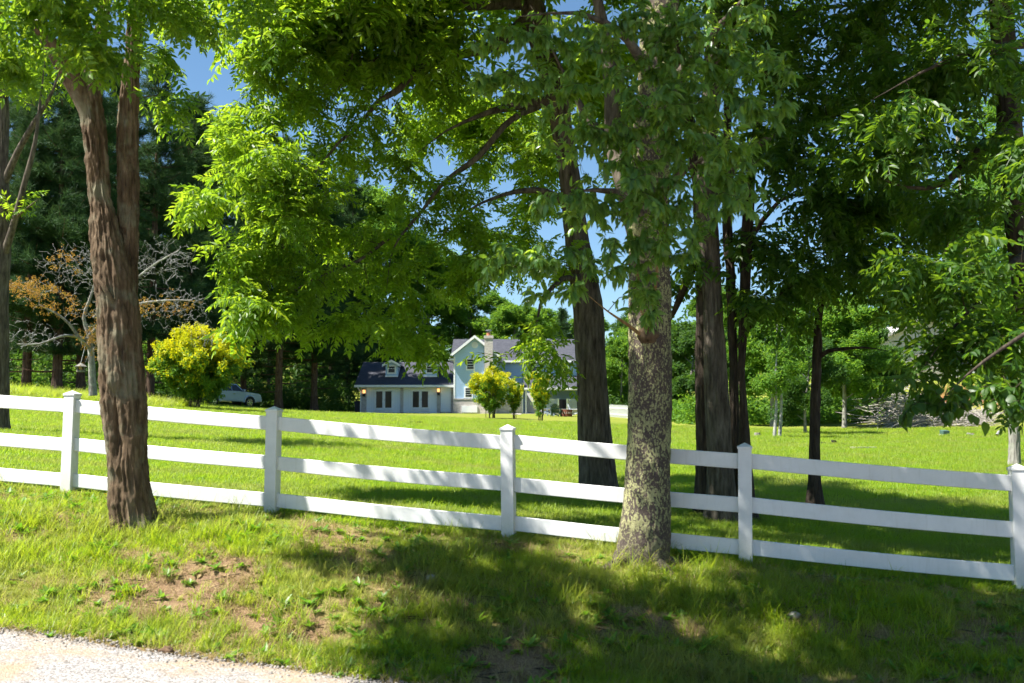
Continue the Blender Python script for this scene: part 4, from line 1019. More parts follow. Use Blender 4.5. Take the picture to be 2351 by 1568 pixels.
# garage wing: brick piers and white infill
gx0, gx1 = hx(829), hx(1042); eave = hz(886); 
hp(MB().box(gx0, gx1, HY+.25, HY+9.5, base_z, eave), 'garage_wall', 'white_panel')
for a, b in ((829, 841.2), (919, 925.8), (1003, 1010.6), (1034.6, 1041.5)):
    hp(MB().box(hx(a), hx(b), HY, HY+.3, base_z, hz(889.5)), 'brick_pier', 'painted_brick')
hp(MB().box(hx(1003)+.002, hx(1041)-.002, HY+.01, HY+.28, hz(890), eave-.02), 'brick_header', 'painted_brick')
hp(MB().box(hx(841.2), hx(919), HY+.12, HY+.26, base_z, hz(890)), 'wall_panel', 'white_panel')
hp(MB().box(hx(925.8), hx(1003), HY+.12, HY+.26, base_z, hz(890)), 'wall_panel', 'white_panel')
d = hp(MB().box(hx(1011.3), hx(1034.4), HY+.05, HY+.2, hz(946), hz(890)), 'side_door', 'white_panel')
def french(x0, x1, y0, y1):
    dr = hp(MB().box(hx(x0), hx(x1), HY+.06, HY+.14, hz(y1), hz(y0)), 'french_door', 'white_trim')
    w = hx(x1)-hx(x0)
    for a, b in ((.06, .47), (.53, .94)):
        lf = hp(MB().box(hx(x0)+w*a, hx(x0)+w*b, HY+.03, HY+.07, hz(y1)+.12, hz(y0)-.12), 'door_leaf', 'white_steel', dr)
        hp(MB().box(hx(x0)+w*(a+.045), hx(x0)+w*(b-.045), HY+.022, HY+.04, hz(y1)+.36, hz(y0)-.2), 'pane', 'dark_glass', lf and dr)
    hp(MB().box(hx(x0)+w*.535, hx(x0)+w*.555, HY-.03, HY+.03, hz(y1)+1.0, hz(y1)+1.15), 'handle', 'grey_metal', dr)
french(859, 903.5, 893.5, 945); french(943, 987, 893.5, 944)
for px, py in ((836, 900), (1006.5, 897)):
    l = hp(MB().box(hx(px)-.12, hx(px)+.12, HY-.18, HY, hz(py)-.42, hz(py)-.12), 'wall_lamp', 'black_plastic')
    hp(MB().box(hx(px)-.11, hx(px)+.11, HY-.2, HY-.02, hz(py)-.118, hz(py)+.2), 'lamp_glass', 'lamp_glow', l)
    hp(MB().box(hx(px)-.14, hx(px)+.14, HY-.22, HY, hz(py)+.202, hz(py)+.26), 'lamp_hood', 'black_plastic', l)
# garage roof (front slope and back slope) as thick slabs
rz_ = 7.05; ry = HY+4.9
def slope(name, x0, x1, ya, za, yb, zb, th, mat, parent=None):
    n = np.array([0, -(zb-za), yb-ya]); n = n/np.linalg.norm(n)*th
    return hp(MB().prism_x([(ya, za), (yb, zb), (yb+n[1]*-1*0, zb-th), (ya, za-th)], x0, x1), name, mat, parent)
gr = slope('garage_roof', hx(815.5), hx(1042)-.02, HY-.45, eave+.06, ry, rz_, .16, 'slate_shingle')
slope('back_slope', hx(815.5), hx(1042)-.02, HY+10.2, eave+.06, ry+.002, rz_-.004, .16, 'slate_shingle', gr)
hp(MB().box(hx(815.2), hx(1043)-.05, HY-.58, HY-.452, eave-.14, eave+.075), 'gutter', 'white_trim')
hp(MB().box(hx(816), hx(1042)-.06, HY-.44, HY+.24, eave-.10, eave-.06), 'soffit', 'white_trim')
hp(MB().bar((hx(823), HY-.5, eave-.14), (hx(828.5), HY-.06, eave-.6), .09, .09).bar((hx(828.5), HY-.06, eave-.6), (hx(828.5), HY-.06, base_z+.3), .085, .085), 'downspout', 'white_trim')
hp(MB().prism([(gx0+.01, eave-.1), (gx0+.2, eave-.1), (gx0+.2, eave), (gx0+.01, eave)], HY+.3, HY+9.4), 'gable_trim', 'white_trim')
gv = MB(); gv.prism_x([(HY+.3, eave-.05), (HY+9.5, eave-.05), (ry, rz_-.2)], gx0+.02, gx0+.2); hp(gv, 'gable_wall', 'blue_siding')
hp(MB().box(hx(846), hx(855), HY+2.0, HY+2.3, 5.55, 5.75), 'roof_vent', 'black_plastic')
# dormers
for xa, xb in ((880.5, 909), (969, 1000)):
    yd = HY+1.3; x0, x1 = hx(xa), hx(xb); w = x1-x0; xm = (x0+x1)/2; zb_, ze, za_ = hz(864), hz(836), hz(828)
    dm = hp(MB().prism([(x0, zb_), (x1, zb_), (x1, ze), (xm, za_), (x0, ze)], yd, yd+3.4), 'dormer', 'blue_siding')
    for sx in (-1, 1):
        e = xm+sx*(w/2+.28); n_ = MB().prism([(xm, za_+.14), (xm, za_+.02), (e, ze-.13), (e, ze+.0)] if sx < 0 else [(xm, za_+.02), (xm, za_+.14), (e, ze+.0), (e, ze-.13)], yd-.28, yd+3.6)
        hp(n_, 'dormer_roof', 'slate_shingle', dm)
        hp(MB().prism([(xm, za_+.16), (xm, za_-.06), (e, ze-.2), (e, ze+.02)] if sx < 0 else [(xm, za_-.06), (xm, za_+.16), (e, ze+.02), (e, ze-.2)], yd-.36, yd-.285), 'fascia', 'white_trim', dm)
    hp(MB().box(xm-.42, xm+.42, yd-.06, yd+.02, zb_+.28, ze-.02), 'window_frame', 'white_trim', dm)
    hp(MB().box(xm-.29, xm+.29, yd-.075, yd-.02, zb_+.42, zb_+.76), 'pane', 'dark_glass', dm)
    hp(MB().box(xm-.29, xm+.29, yd-.072, yd-.02, zb_+.80, ze-.15), 'pane', 'dark_glass', dm)
    hp(MB().box(x0-.03, x1+.03, yd-.05, yd, zb_, zb_+.12), 'sill', 'white_trim', dm)
# chimney wing
wx0, wx1 = hx(1042), hx(1140.6); wxm = hx(1088.6)+.06; wz_e = 7.35; wz_a = hz(775)-.1; WY = HY-.6
brick_top = hz(915.5)
wing = hp(MB().prism([(wx0, brick_top), (wx1, brick_top), (wx1, wz_e), (wxm, wz_a), (wx0, wz_e)], WY, HY+6), 'wing_wall', 'blue_siding')
hp(MB().box(wx0-.03, wx1+.03, WY-.06, HY+6, base_z-.3, brick_top-.003), 'brick_base', 'painted_brick')
hp(MB().box(wx0-.05, wx1+.05, WY-.10, WY-.062, brick_top-.08, brick_top+.02), 'brick_cap', 'painted_brick')
for xa in (wx0, wx1-.13): hp(MB().box(xa-.012, xa+.142, WY-.025, WY+.12, brick_top+.022, wz_e-.1), 'corner_board', 'white_trim')
for sx in (-1, 1):
    e = wxm+sx*((wx1-wx0)/2+.42); slope_ = (wz_a-wz_e)/((wx1-wx0)/2); ze = wz_a-abs(e-wxm)*slope_
    pr = [(wxm, wz_a+.22), (wxm, wz_a+.06), (e, ze+.06), (e, ze+.22)]; pf = [(wxm, wz_a+.25), (wxm, wz_a-.02), (e, ze-.02), (e, ze+.25)]
    if sx > 0: pr = pr[::-1]; pf = pf[::-1]
    hp(MB().prism(pr, WY-.42, HY+8), 'wing_roof', 'slate_shingle'); hp(MB().prism(pf, WY-.50, WY-.423), 'rake_board', 'white_trim')
    hp(MB().box(min(e, e-sx*.5), max(e, e-sx*.5), WY-.42, WY+2.6, ze-.12, ze+.02), 'eave_return', 'white_trim')
vt = hp(MB().lathe((hx(1090), WY-.05, hz(793)), [(.30, 0), (.30, .04)], 28, 'y'), 'round_vent', 'white_trim')
for q in range(7):
    z = -.18+.06*q; w = math.sqrt(.235**2-z*z); hp(MB().box(hx(1090)-w, hx(1090)+w, WY-.075, WY-.045, hz(793)+z-.012, hz(793)+z+.02), 'louvre', 'white_steel', vt)
def window(x0, x1, y0, y1, Yw, rail=True):
    f = hp(MB().box(hx(x0), hx(x1), Yw-.05, Yw+.02, hz(y1), hz(y0)), 'window', 'white_trim')
    a, b, c, d_ = hx(x0)+.13, hx(x1)-.13, hz(y1)+.13, hz(y0)-.11; m = (c+d_)/2
    for z0, z1 in ((c, m-.03), (m+.03, d_)):
        hp(MB().box(a, b, Yw-.065, Yw-.04, z0, z1), 'pane', 'dark_glass', f)
        hp(MB().box(a, b, Yw-.075, Yw-.066, (z0+z1)/2-.015, (z0+z1)/2+.015), 'muntin', 'white_trim', f)
window(1069.7, 1090.5, 823.5, 851, WY); window(1066, 1086, 889, 914, WY)
fl = hp(MB().box(hx(1046), hx(1053), WY-.12, WY, hz(836), hz(833)), 'flood_light', 'white_steel')
hp(MB().box(hx(1060.5), hx(1096), WY-.14, WY-.062, hz(947), hz(931.7)), 'cellar_door', 'white_trim')
ch = hp(MB().box(hx(1112.5), hx(1131.5), WY-.62, WY+.12, base_z, hz(772.5)), 'chimney', 'painted_brick')
hp(MB().box(hx(1112)-.03, hx(1132)+.03, WY-.68, WY+.16, hz(779), hz(773)), 'chimney_crown', 'painted_brick', ch)
xm = hx(1121.5)
hp(MB().lathe((xm, WY-.2, hz(773)), [(.19, 0), (.17, .32)], 16), 'flue', 'terracotta', ch)
hp(MB().lathe((xm, WY-.2, hz(773)+.322), [(.16, 0), (.16, .12), (.30, .14), (.30, .2), (.20, .24)], 16), 'flue_cap', 'grey_metal', ch)
# main block with long roof
mx0, mx1 = hx(1044), hx(1372); MY = HY+3.0; me_ = 7.05; mr = 9.5
hp(MB().box(mx0+.1, mx1, MY, MY+9, base_z, me_), 'main_wall', 'blue_siding')
slope('main_roof', mx0-.6, mx1+.4, MY-.5, me_-.02, MY+4.6, mr, .18, 'slate_shingle'); slope('main_roof_back', mx0-.6, mx1+.4, MY+9.7, me_-.02, MY+4.602, mr-.004, .18, 'slate_shingle')
hp(MB().box(wx1+.4, mx1+.4, MY-.64, MY-.502, me_-.17, me_+.02), 'gutter', 'white_trim')
hp(MB().prism_x([(MY+.02, me_), (MY+9, me_), (MY+4.6, mr-.2)], mx1-.2, mx1), 'gable_wall', 'blue_siding')
window(1215, 1240, 836, 862, MY); window(1290, 1310, 836, 862, MY)
# lower wing and porch
lx1 = hx(1196)
low = hp(MB().prism([(wx1+.02, brick_top), (lx1, brick_top), (lx1, hz(888)), (wx1+.02, hz(857))], WY+.3, HY+3.2), 'low_wing_wall', 'blue_siding')
hp(MB().box(wx1+.05, lx1+.03, WY+.24, HY+3.2, base_z-.3, brick_top-.003), 'brick_base', 'painted_brick')
hp(MB().prism([(wx1-.02, hz(853)), (hx(1200), hz(889)), (hx(1200), hz(886.5)), (wx1-.02, hz(850.5))], WY-.2, WY-.12), 'rake_board', 'white_trim')
hp(MB().prism([(wx1+.02, hz(852.4)), (hx(1199), hz(888.2)), (hx(1199), hz(886)), (wx1+.02, hz(850))], WY-.118, HY+3.2), 'low_roof', 'slate_shingle')
px0, px1 = lx1+.05, hx(1372)
slope('porch_roof', px0+.2, px1+.4, HY-.4, hz(893)+.05, MY-.002, hz(863)+.15, .14, 'slate_shingle')
hp(MB().box(px0+.1, px1+.4, HY-.52, HY-.402, hz(894)-.03, hz(892)+.06), 'gutter', 'white_trim')
hp(MB().box(px0+.2, px1, HY-.2, HY, hz(896.5), hz(893.5)), 'porch_beam', 'white_trim')
hp(MB().box(hx(1246), px1, HY-.1, MY, base_z-.4, hz(940.5)), 'porch_base', 'painted_brick')
hp(MB().box(hx(1246)-.05, px1+.05, HY-.18, MY, hz(940.3), hz(939)), 'porch_floor', 'concrete')
for px in (1199, 1207, 1247, 1281, 1301, 1336, 1370): hp(MB().box(hx(px)-.06, hx(px)+.06, HY-.16, HY-.04, (hz(939) if px > 1240 else hz(952))+.002, hz(896.5) if px in (1199, 1207, 1247, 1336, 1370) else hz(915)), 'porch_post', 'white_trim')
for a, b in ((1247, 1281), (1301, 1336), (1336, 1370)):
    rl = hp(MB().box(hx(a), hx(b), HY-.13, HY-.07, hz(917), hz(916)).box(hx(a), hx(b), HY-.13, HY-.07, hz(938), hz(937.2)), 'railing', 'white_trim')
    n = int((b-a)/2.7)
    for q in range(1, n):
        x = hx(a)+(hx(b)-hx(a))*q/n; hp(MB().box(x-.022, x+.022, HY-.12, HY-.08, hz(937.2)+.002, hz(917)-.002), 'baluster', 'white_trim', rl)
hp(MB().box(hx(1210), hx(1245), MY-.05, MY+.02, hz(946), hz(900)), 'porch_door', 'white_trim')
hp(MB().box(hx(1283), hx(1310), MY-.06, MY+.02, hz(937), hz(915)), 'porch_window', 'dark_glass')
hp(MB().box(hx(1200), hx(1246), HY-.4, MY, base_z-.3, hz(949)), 'step', 'concrete')
set_props(mesh_obj('path', [P(1172, 971, 86), P(1196, 971, 86), P(1197, 951, 91.2), P(1176, 951, 91.2)], [(0, 1, 2, 3)], M['concrete']), 'short pale paved path to the porch', None, None, 'structure')
pv = bpy.data.objects['path']
for v_ in pv.data.vertices: v_.co.z = tz(v_.co.x, v_.co.y)+.03

# ------------------------------------------------------------------ far trees: a few built once, then copied one by one
REALIZE = False
def broadleaf(name, label, seed, H, W, srcs, bark, lo=.22, tips=620, per=(3, 5), scl=(1.1, 1.9), lean=0.0, trunk_r=.2):
    r = np.random.default_rng(seed); b = np.zeros(3)
    top = np.array([r.normal()*.03*H+lean*H, r.normal()*.03*H, H*.93])
    tk = resample([b, np.array([r.normal()*.01*H+lean*.2*H, 0, H*.3]), np.array([top[0]*.6, top[1]*.6, H*.62]), top], [trunk_r*1.15, trunk_r*.9, trunk_r*.6, .03], .4)
    stems = [('trunk', tk)]
    blobs = []
    n = 9
    for i in range(n):
        t = lo+.04+(.85-lo)*i/n; a = i*2.4+r.uniform(-.4, .4); p = np.array([np.interp(t*H, tk[0][:, 2], tk[0][:, c]) for c in (0, 1)]+[t*H])
        reach = W/2*(.98-.55*abs(t-.45)/.55)*r.uniform(.75, 1.05)
        e = p+np.array([math.cos(a)*reach, math.sin(a)*reach, reach*.45*r.uniform(.5, 1.2)])
        stems.append(('limb', resample([p, (p+e)/2+np.array([0, 0, .12*reach]), e], [trunk_r*.42, trunk_r*.25, .02], .5)))
        c = p*.35+e*.65; blobs.append(('w', *c, reach*.52, reach*.52, H*.085*r.uniform(.8, 1.2), tips//(n+2)))
    blobs.append(('w', top[0], top[1], H*.86, W*.24, W*.24, H*.11, tips//(n+2)*2))
    return build_tree(name, label, b, stems, blobs, 'any', srcs, bark, seed, per=per, length=1.6, smin=scl[0], smax=scl[1], trunk_step=.4, trunk_sides=12, bark_kind='smooth', flare=(.4, .1, 4), limb_sides=6, k=.012)
def pine(name, label, seed, H, W, lo=.16, srcs=None):
    r = np.random.default_rng(seed); b = np.zeros(3); tr = root(name, b, label, 'tree')
    pn = resample([b, (r.normal()*.1, 0, H*.3), (r.normal()*.2, 0, H*.7), (0, 0, H)], [.30, .24, .13, .03], .3)
    V, F = bark_tube(pn[0], pn[1], 16, 'fine', seed, (.5, .22, 4)); mesh_obj('trunk', V, F, M['bark_pine'], tr, None, True)
    live = []; dead = []; pos = []; D = []; U = []
    z = lo*.35*H
    while z < H*.985:
        t = z/H
        for q in range(5 if t > lo else 3):
            a = r.uniform(0, 6.28); L = W/2*(1-max(0, t-lo)/(1-lo))**.75*r.uniform(.7, 1.08)+.25
            if t < lo: L *= .55
            d = np.array([math.cos(a), math.sin(a), 0]); p0 = np.array([np.interp(z, pn[0][:, 2], pn[0][:, c]) for c in (0, 1)]+[z])
            e = p0+d*L+np.array([0, 0, L*(.05+.35*t)]); m = (p0+e)/2+np.array([0, 0, -.06*L])
            pts, rad = resample([p0, m, e], [.035, .025, .008], .45)
            (live if t > lo else dead).append((pts, rad))
            if t > lo:
                k = max(5, int(L*4.2))
                for w in r.uniform(.22, 1.0, k)**.8:
                    j = min(len(pts)-1, int(w*(len(pts)-1))); sp = .34*L*.35*w+.15
                    pos.append(pts[j]+r.normal(size=3)*np.array([sp, sp, .16])); D.append(d+r.normal(size=3)*.45+np.array([0, 0, .25])); U.append(np.array([0, 0, 1.])+r.normal(size=3)*.3)
        z += H*.026*r.uniform(.8, 1.2)
    V, F = tubes(live, 4); mesh_obj('branches', V, F, M['bark_pine'], tr, None, True)['kind'] = 'stuff'
    if dead: V, F = tubes(dead, 4); mesh_obj('dead_branches', V, F, M['bark_pine'], tr, None, True)['kind'] = 'stuff'
    add_leaves(tr, b, np.array(pos), np.array(D), np.array(U), srcs or NEED, 1.5, 2.5, r)
    return tr
protos = {}
def place(kind, maker, px, Yd, top_py, label, group, rz=None, wid=1.0, base_py=None):
    """stand a tree of this kind at depth Yd on the line of px so that it reaches top_py"""
    x = (px-1175)*Yd/FPX
    g = tz(x, Yd); H = float(P(px, top_py, Yd)[2])-g
    if kind not in protos: protos[kind] = maker(); tr = protos[kind]
    else: tr = copy_tree(protos[kind])
    h0 = HEIGHT[kind]; s = H/h0
    tr.location = (x, Yd, g-.15); tr.scale = (s*wid, s*wid, s); tr.rotation_euler = (0, 0, random.uniform(0, 6.28) if rz is None else rz)
    tr['label'] = label; tr['group'] = group
    return tr
HEIGHT = {'pine_a': 24, 'pine_b': 22, 'pine_c': 26, 'oak_a': 18, 'oak_b': 16, 'oak_c': 20, 'small_a': 9, 'small_b': 8}
MK = {'pine_a': lambda: pine('pine_tree', 'pine', 101, 24, 9.5, .17), 'pine_b': lambda: pine('pine_tree', 'pine', 102, 22, 10, .20), 'pine_c': lambda: pine('pine_tree', 'pine', 103, 26, 9, .12),
      'oak_a': lambda: broadleaf('broadleaf_tree', 'tree', 111, 18, 13, FAR, 'bark_walnut'), 'oak_b': lambda: broadleaf('broadleaf_tree', 'tree', 112, 16, 12, FAR, 'bark_grey', .14),
      'oak_c': lambda: broadleaf('broadleaf_tree', 'tree', 113, 20, 12, FARD, 'bark_dark', .18),
      'small_a': lambda: broadleaf('small_tree', 'tree', 121, 9, 7, FAR, 'bark_grey', .2, 520, (3, 5), (.9, 1.5), .02, .12), 'small_b': lambda: broadleaf('small_tree', 'tree', 122, 8, 7.5, FARD, 'bark_grey', .12, 520, (3, 5), (.9, 1.5), -.03, .11)}
G1 = 'dark pines behind the fence on the left'
for kind, px, Yd, top, lab in (
    ('pine_a', 60, 54.5, 60, 'pine with the thickest dark trunk, leftmost of the three trunks over brown needles'),
    ('pine_b', 131, 54, 90, 'pine with a slim leaning trunk between the thick pine and the bird feeder'),
    ('pine_c', 186, 55, 60, 'pine whose dark trunk stands right behind the bird feeder'),
    ('pine_c', -70, 60, 40, 'dark pine filling the left edge behind the grey crooked tree'),
    ('pine_a', 345, 60, 120, 'dark pine rising between the forked trunk and the yellow bush'),
    ('pine_b', 250, 72, 110, 'pine directly behind the forked trunk'),
    ('pine_b', 440, 66, 205, 'soft blue green pine above the large yellow bush'),
    ('pine_a', 470, 84, 330, 'shaded pine behind the parked pickup'),
    ('pine_c', 560, 92, 300, 'dark pine to the right of the parked pickup'),
    ('pine_b', 640, 85, 300, 'dark pine half way between the pickup and the garage'),
    ('pine_a', 722, 89, 330, 'dark pine just left of the garage wing'),
    ('pine_c', 800, 108, 380, 'dark pine behind the left end of the garage roof'),
    ('pine_b', 885, 108, 700, 'dark pine behind the left dormer'),
    ('pine_a', 975, 109, 720, 'dark pine behind the right dormer'),
    ('pine_c', 30, 85, 120, 'pine far back behind the thick dark trunk'),
    ('pine_a', 160, 88, 130, 'pine far back between the thick trunk and the feeder'),
    ('pine_b', 1290, 112, 700, 'pale pine behind the porch roof, nearest the walnut trunk')):
    place(kind, MK[kind], px, Yd, top, lab, G1)
G2 = 'sunlit broadleaf trees behind the house'
for kind, px, Yd, top, lab, wid in (
    ('oak_a', 870, 122, 415, 'tallest round crowned tree behind the garage', 1.0), ('oak_b', 985, 124, 540, 'bright green tree behind the gap between dormer and gable', 1.1),
    ('oak_a', 1075, 122, 640, 'bright green tree above the blue gable', 1.2), ('oak_b', 1170, 120, 690, 'bright green tree right of the chimney top', 1.4),
    ('oak_c', 760, 118, 400, 'tall darker tree left of the round crowned one', 1.0), ('oak_b', 1240, 130, 700, 'pale green tree above the long main roof', 1.3),
    ('oak_a', 480, 100, 250, 'yellow green broadleaf top showing above the pines', .9), ('oak_c', 620, 105, 330, 'dark broadleaf tree among the pines left of the garage', 1.0),
    ('oak_b', 1360, 118, 715, 'pale tree behind the right end of the house', 1.2), ('oak_c', 1450, 106, 700, 'tree behind the white picket fence', 1.1)):
    place(kind, MK[kind], px, Yd, top, lab, G2, None, wid)
G3 = 'broadleaf trees along the right edge of the lawn'
for kind, px, Yd, top, lab, wid in (
    ('small_a', 1425, 86, 760, 'small bright tree between the walnut trunk and the lichen trunk', 1.0), ('oak_b', 1500, 92, 700, 'tree standing behind the lichen mottled trunk', 1.1),
    ('small_b', 1580, 74, 730, 'small dark leaved tree left of the thick grey brown trunk', 1.1), ('oak_a', 1660, 84, 640, 'taller bright tree behind the slim trunk pair', .9),
    ('small_a', 1770, 62, 690, 'bright tree just right of the slim trunk pair', 1.15), ('small_b', 1845, 50, 760, 'low branching tree with a grey trunk left of the crooked tree', .9),
    ('oak_b', 1850, 72, 620, 'broad bright tree behind the crooked tree', 1.0), ('small_a', 1935, 58, 690, 'bright round tree right of the crooked tree', 1.2),
    ('oak_a', 1960, 80, 660, 'tall bright tree behind the brush pile, left of the grey barn', .8), ('small_b', 1985, 66, 740, 'darker tree at the left end of the brush pile', 1.2),
    ('oak_b', 2330, 70, 280, 'tall tree behind the pale barked tree at the right edge', .7), ('oak_c', 2420, 75, 420, 'tree cut by the right edge beyond the lawn', .9),
    ('small_a', 2200, 96, 780, 'small tree behind the grey barn', 1.0), ('oak_b', 2120, 110, 700, 'tree top rising over the barn roof', .9)):
    place(kind, MK[kind], px, Yd, top, lab, G3, None, wid)
# pale slender saplings in front of them
r = np.random.default_rng(9)
for px, py, Yd, top, lab in ((1777, 1002, 44, 740, 'left one of two pale slender saplings on the far lawn'), (1789, 1002, 44.3, 720, 'right one of two pale slender saplings on the far lawn')):
    b = on_ground(*P(px, py, Yd)[:2], -.1)
    st = [('trunk', px_path([(px, py+4, Yd, 4.2), (px+4, 940, Yd, 3.2), (px+3, 870, Yd, 2.6), (px+6, 800, Yd, 1.8), (px+6, top, Yd, 1)]))]; st[0][1][0][0] = b
    build_tree('sapling', lab, b, st, [(px-20, 880, Yd, 45, 40, .7, 26), (px+20, 820, Yd, 50, 60, .8, 36)], 'any', FAR, 'bark_silver', 131+px, per=(2, 4), length=.8, smin=.5, smax=.8, trunk_step=.1, trunk_sides=12, bark_kind='smooth', flare=None, group='pale saplings on the far lawn', k=.006)

# woods and undergrowth that read as one mass
def mass(name, label, n, xs, ys, hmax, scl, srcs, seed, pw=1.0):
    r = np.random.default_rng(seed); x = r.uniform(*xs, n); y = r.uniform(*ys, n)
    h = hmax*np.clip(.55+.45*fbm(x*.12, y*.12, 0, seed), .1, 1)*r.uniform(0, 1, n)**pw
    pos = np.column_stack([x, y, terrain(x, y)+h])
    o = scatter(name, pos, quat_frames(r.normal(size=(n, 3)), r.normal(size=(n, 3))+np.array([0, 0, 1.5])), r.uniform(*scl, n), srcs)
    return set_props(o, label, 'woodland' if hmax > 6 else 'undergrowth', None, 'stuff')
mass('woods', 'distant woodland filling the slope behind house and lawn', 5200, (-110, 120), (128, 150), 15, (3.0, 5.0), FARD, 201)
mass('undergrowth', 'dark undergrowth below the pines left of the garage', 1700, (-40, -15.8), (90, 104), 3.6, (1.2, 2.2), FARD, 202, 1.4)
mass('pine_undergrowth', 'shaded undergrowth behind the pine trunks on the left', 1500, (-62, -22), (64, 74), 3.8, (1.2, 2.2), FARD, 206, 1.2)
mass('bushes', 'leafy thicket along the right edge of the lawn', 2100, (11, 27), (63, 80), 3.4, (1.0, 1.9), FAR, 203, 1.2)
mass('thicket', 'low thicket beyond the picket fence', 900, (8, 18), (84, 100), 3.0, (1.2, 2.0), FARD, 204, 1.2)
mass('hillside_scrub', 'rough scrub on the slope at the right edge', 800, (34, 75), (62, 100), 1.2, (.8, 1.5), FAR, 205, 1.5)

# ------------------------------------------------------------------ pickup beside the yellow bush
def pickup():
    x0, y0 = P(516, 924, 76)[:2]
    c = on_ground(x0, y0); rz = math.radians(50)
    t = root('pickup_truck', c, 'silver blue pickup parked in the shade half hidden by the yellow bush', 'truck', None, rz)
    t.rotation_euler = (0, .02, rz)
    def arch(cx, r=.47, n=9, z=.40): return [(cx+r*math.cos(a), z+r*math.sin(a)) for a in np.linspace(math.pi, 0, n)]
    prof = [(-2.62, .62), (-2.1, .50)] + arch(-1.62) + [(-.9, .44), (.9, .44)] + arch(1.60) + [(2.3, .46), (2.62, .52), (2.66, .80), (2.58, 1.02), (2.3, 1.10), (1.25, 1.19), (1.1, 1.20), (-.85, 1.20), (-2.66, 1.20), (-2.68, .8)]
    body = MB().prism(prof, -.90, .90).build('body', M['silver_blue_paint'], t, None, bevel=.05)
    cab = MB(); cab.add([(-.95, -.84, 1.18), (1.22, -.84, 1.18), (1.22, .84, 1.18), (-.95, .84, 1.18), (-.80, -.66, 1.78), (.50, -.66, 1.78), (.50, .66, 1.78), (-.80, .66, 1.78)],
                        [(0, 3, 2, 1), (4, 5, 6, 7), (0, 1, 5, 4), (1, 2, 6, 5), (2, 3, 7, 6), (3, 0, 4, 7)])
    cb = cab.build('cab', M['silver_blue_paint'], t, None, bevel=.05)
    for s in (-1, 1):
        f = lambda x, z: (x, s*(.845-(z-1.18)*.30+.008), z)
        w = MB().add([f(-.78, 1.24), f(.0, 1.24), f(.0, 1.70), f(-.72, 1.70)], [(0, 1, 2, 3)]).build('side_window', M['car_glass'], t)
        w = MB().add([f(.05, 1.24), f(1.0, 1.24), f(.48, 1.70), f(.05, 1.70)], [(0, 1, 2, 3)]).build('side_window', M['car_glass'], t)
        MB().box(.92, 1.06, s*.9, s*1.1, 1.2, 1.38).build('mirror', M['silver_blue_paint'], t, None, bevel=.03)
        MB().box(.06, .26, s*.901, s*.93, 1.0, 1.04).build('door_handle', M['chrome'], t)
        MB().box(-.8, 1.0, s*.902, s*.935, .52, .60).build('side_trim', M['silver_blue_paint'], t, None, bevel=.01)
        for cx in (-1.62, 1.60):
            w = MB(); n = len(arch(cx)); A = arch(cx, .47); B = arch(cx, .56)
            V = [(x, s*.902, z) for x, z in A]+[(x, s*.96, z) for x, z in A]+[(x, s*.94, z) for x, z in B]+[(x, s*.902, z) for x, z in B]
            Fq = []
            for k in range(n-1):
                for q in range(3): Fq.append((q*n+k, q*n+k+1, (q+1)*n+k+1, (q+1)*n+k))
            w.add(V, Fq).build('wheel_flare', M['silver_blue_paint'], t, None, smooth=True)
            wh = MB().lathe((cx, s*.80-.13, .39), [(.24, 0), (.36, .0), (.39, .03), (.39, .23), (.36, .26), (.24, .26)], 28, 'y').build('wheel', M['tyre_rubber'], t, None, smooth=False)
            yo = s*.80+s*.134
            rim = MB()
            for k in range(6):
                a = k*math.pi/3; rim.bar((cx+.05*math.cos(a), yo, .39+.05*math.sin(a)), (cx+.23*math.cos(a), yo, .39+.23*math.sin(a)), .035, .085)
            rim.lathe((cx, yo-.02, .39), [(.07, 0), (.07, .04)], 12, 'y'); 
            R1 = [(cx+.245*math.cos(a), .39+.245*math.sin(a)) for a in np.linspace(0, 6.283, 25)]
            for k in range(24): rim.bar((R1[k][0], yo-s*.01, R1[k][1]), (R1[k+1][0], yo-s*.01, R1[k+1][1]), .03, .03)
            rim.build('rim', M['chrome'], wh)
    MB().box(2.60, 2.76, -.85, .85, .46, .72).build('front_bumper', M['silver_blue_paint'], t, None, bevel=.04)
    MB().box(-2.80, -2.64, -.85, .85, .50, .70).build('rear_bumper', M['chrome'], t, None, bevel=.03)
    for s in (-1, 1):
        MB().box(2.50, 2.63, s*.62-.18, s*.62+.18, .82, 1.0).build('headlight', M['car_glass'], t, None, bevel=.02)
        MB().box(-2.70, -2.64, s*.80-.08, s*.80+.08, .85, 1.15).build('tail_light', M['terracotta'], t)
    MB().box(-2.66+.08, -.98, -.78, .78, 1.10, 1.203).build('bed_cover', M['black_plastic'], t)
    MB().add([(1.235, -.74, 1.22), (1.235, .74, 1.22), (.53, .62, 1.74), (.53, -.62, 1.74)], [(0, 1, 2, 3)]).build('windscreen', M['car_glass'], t)
pickup()

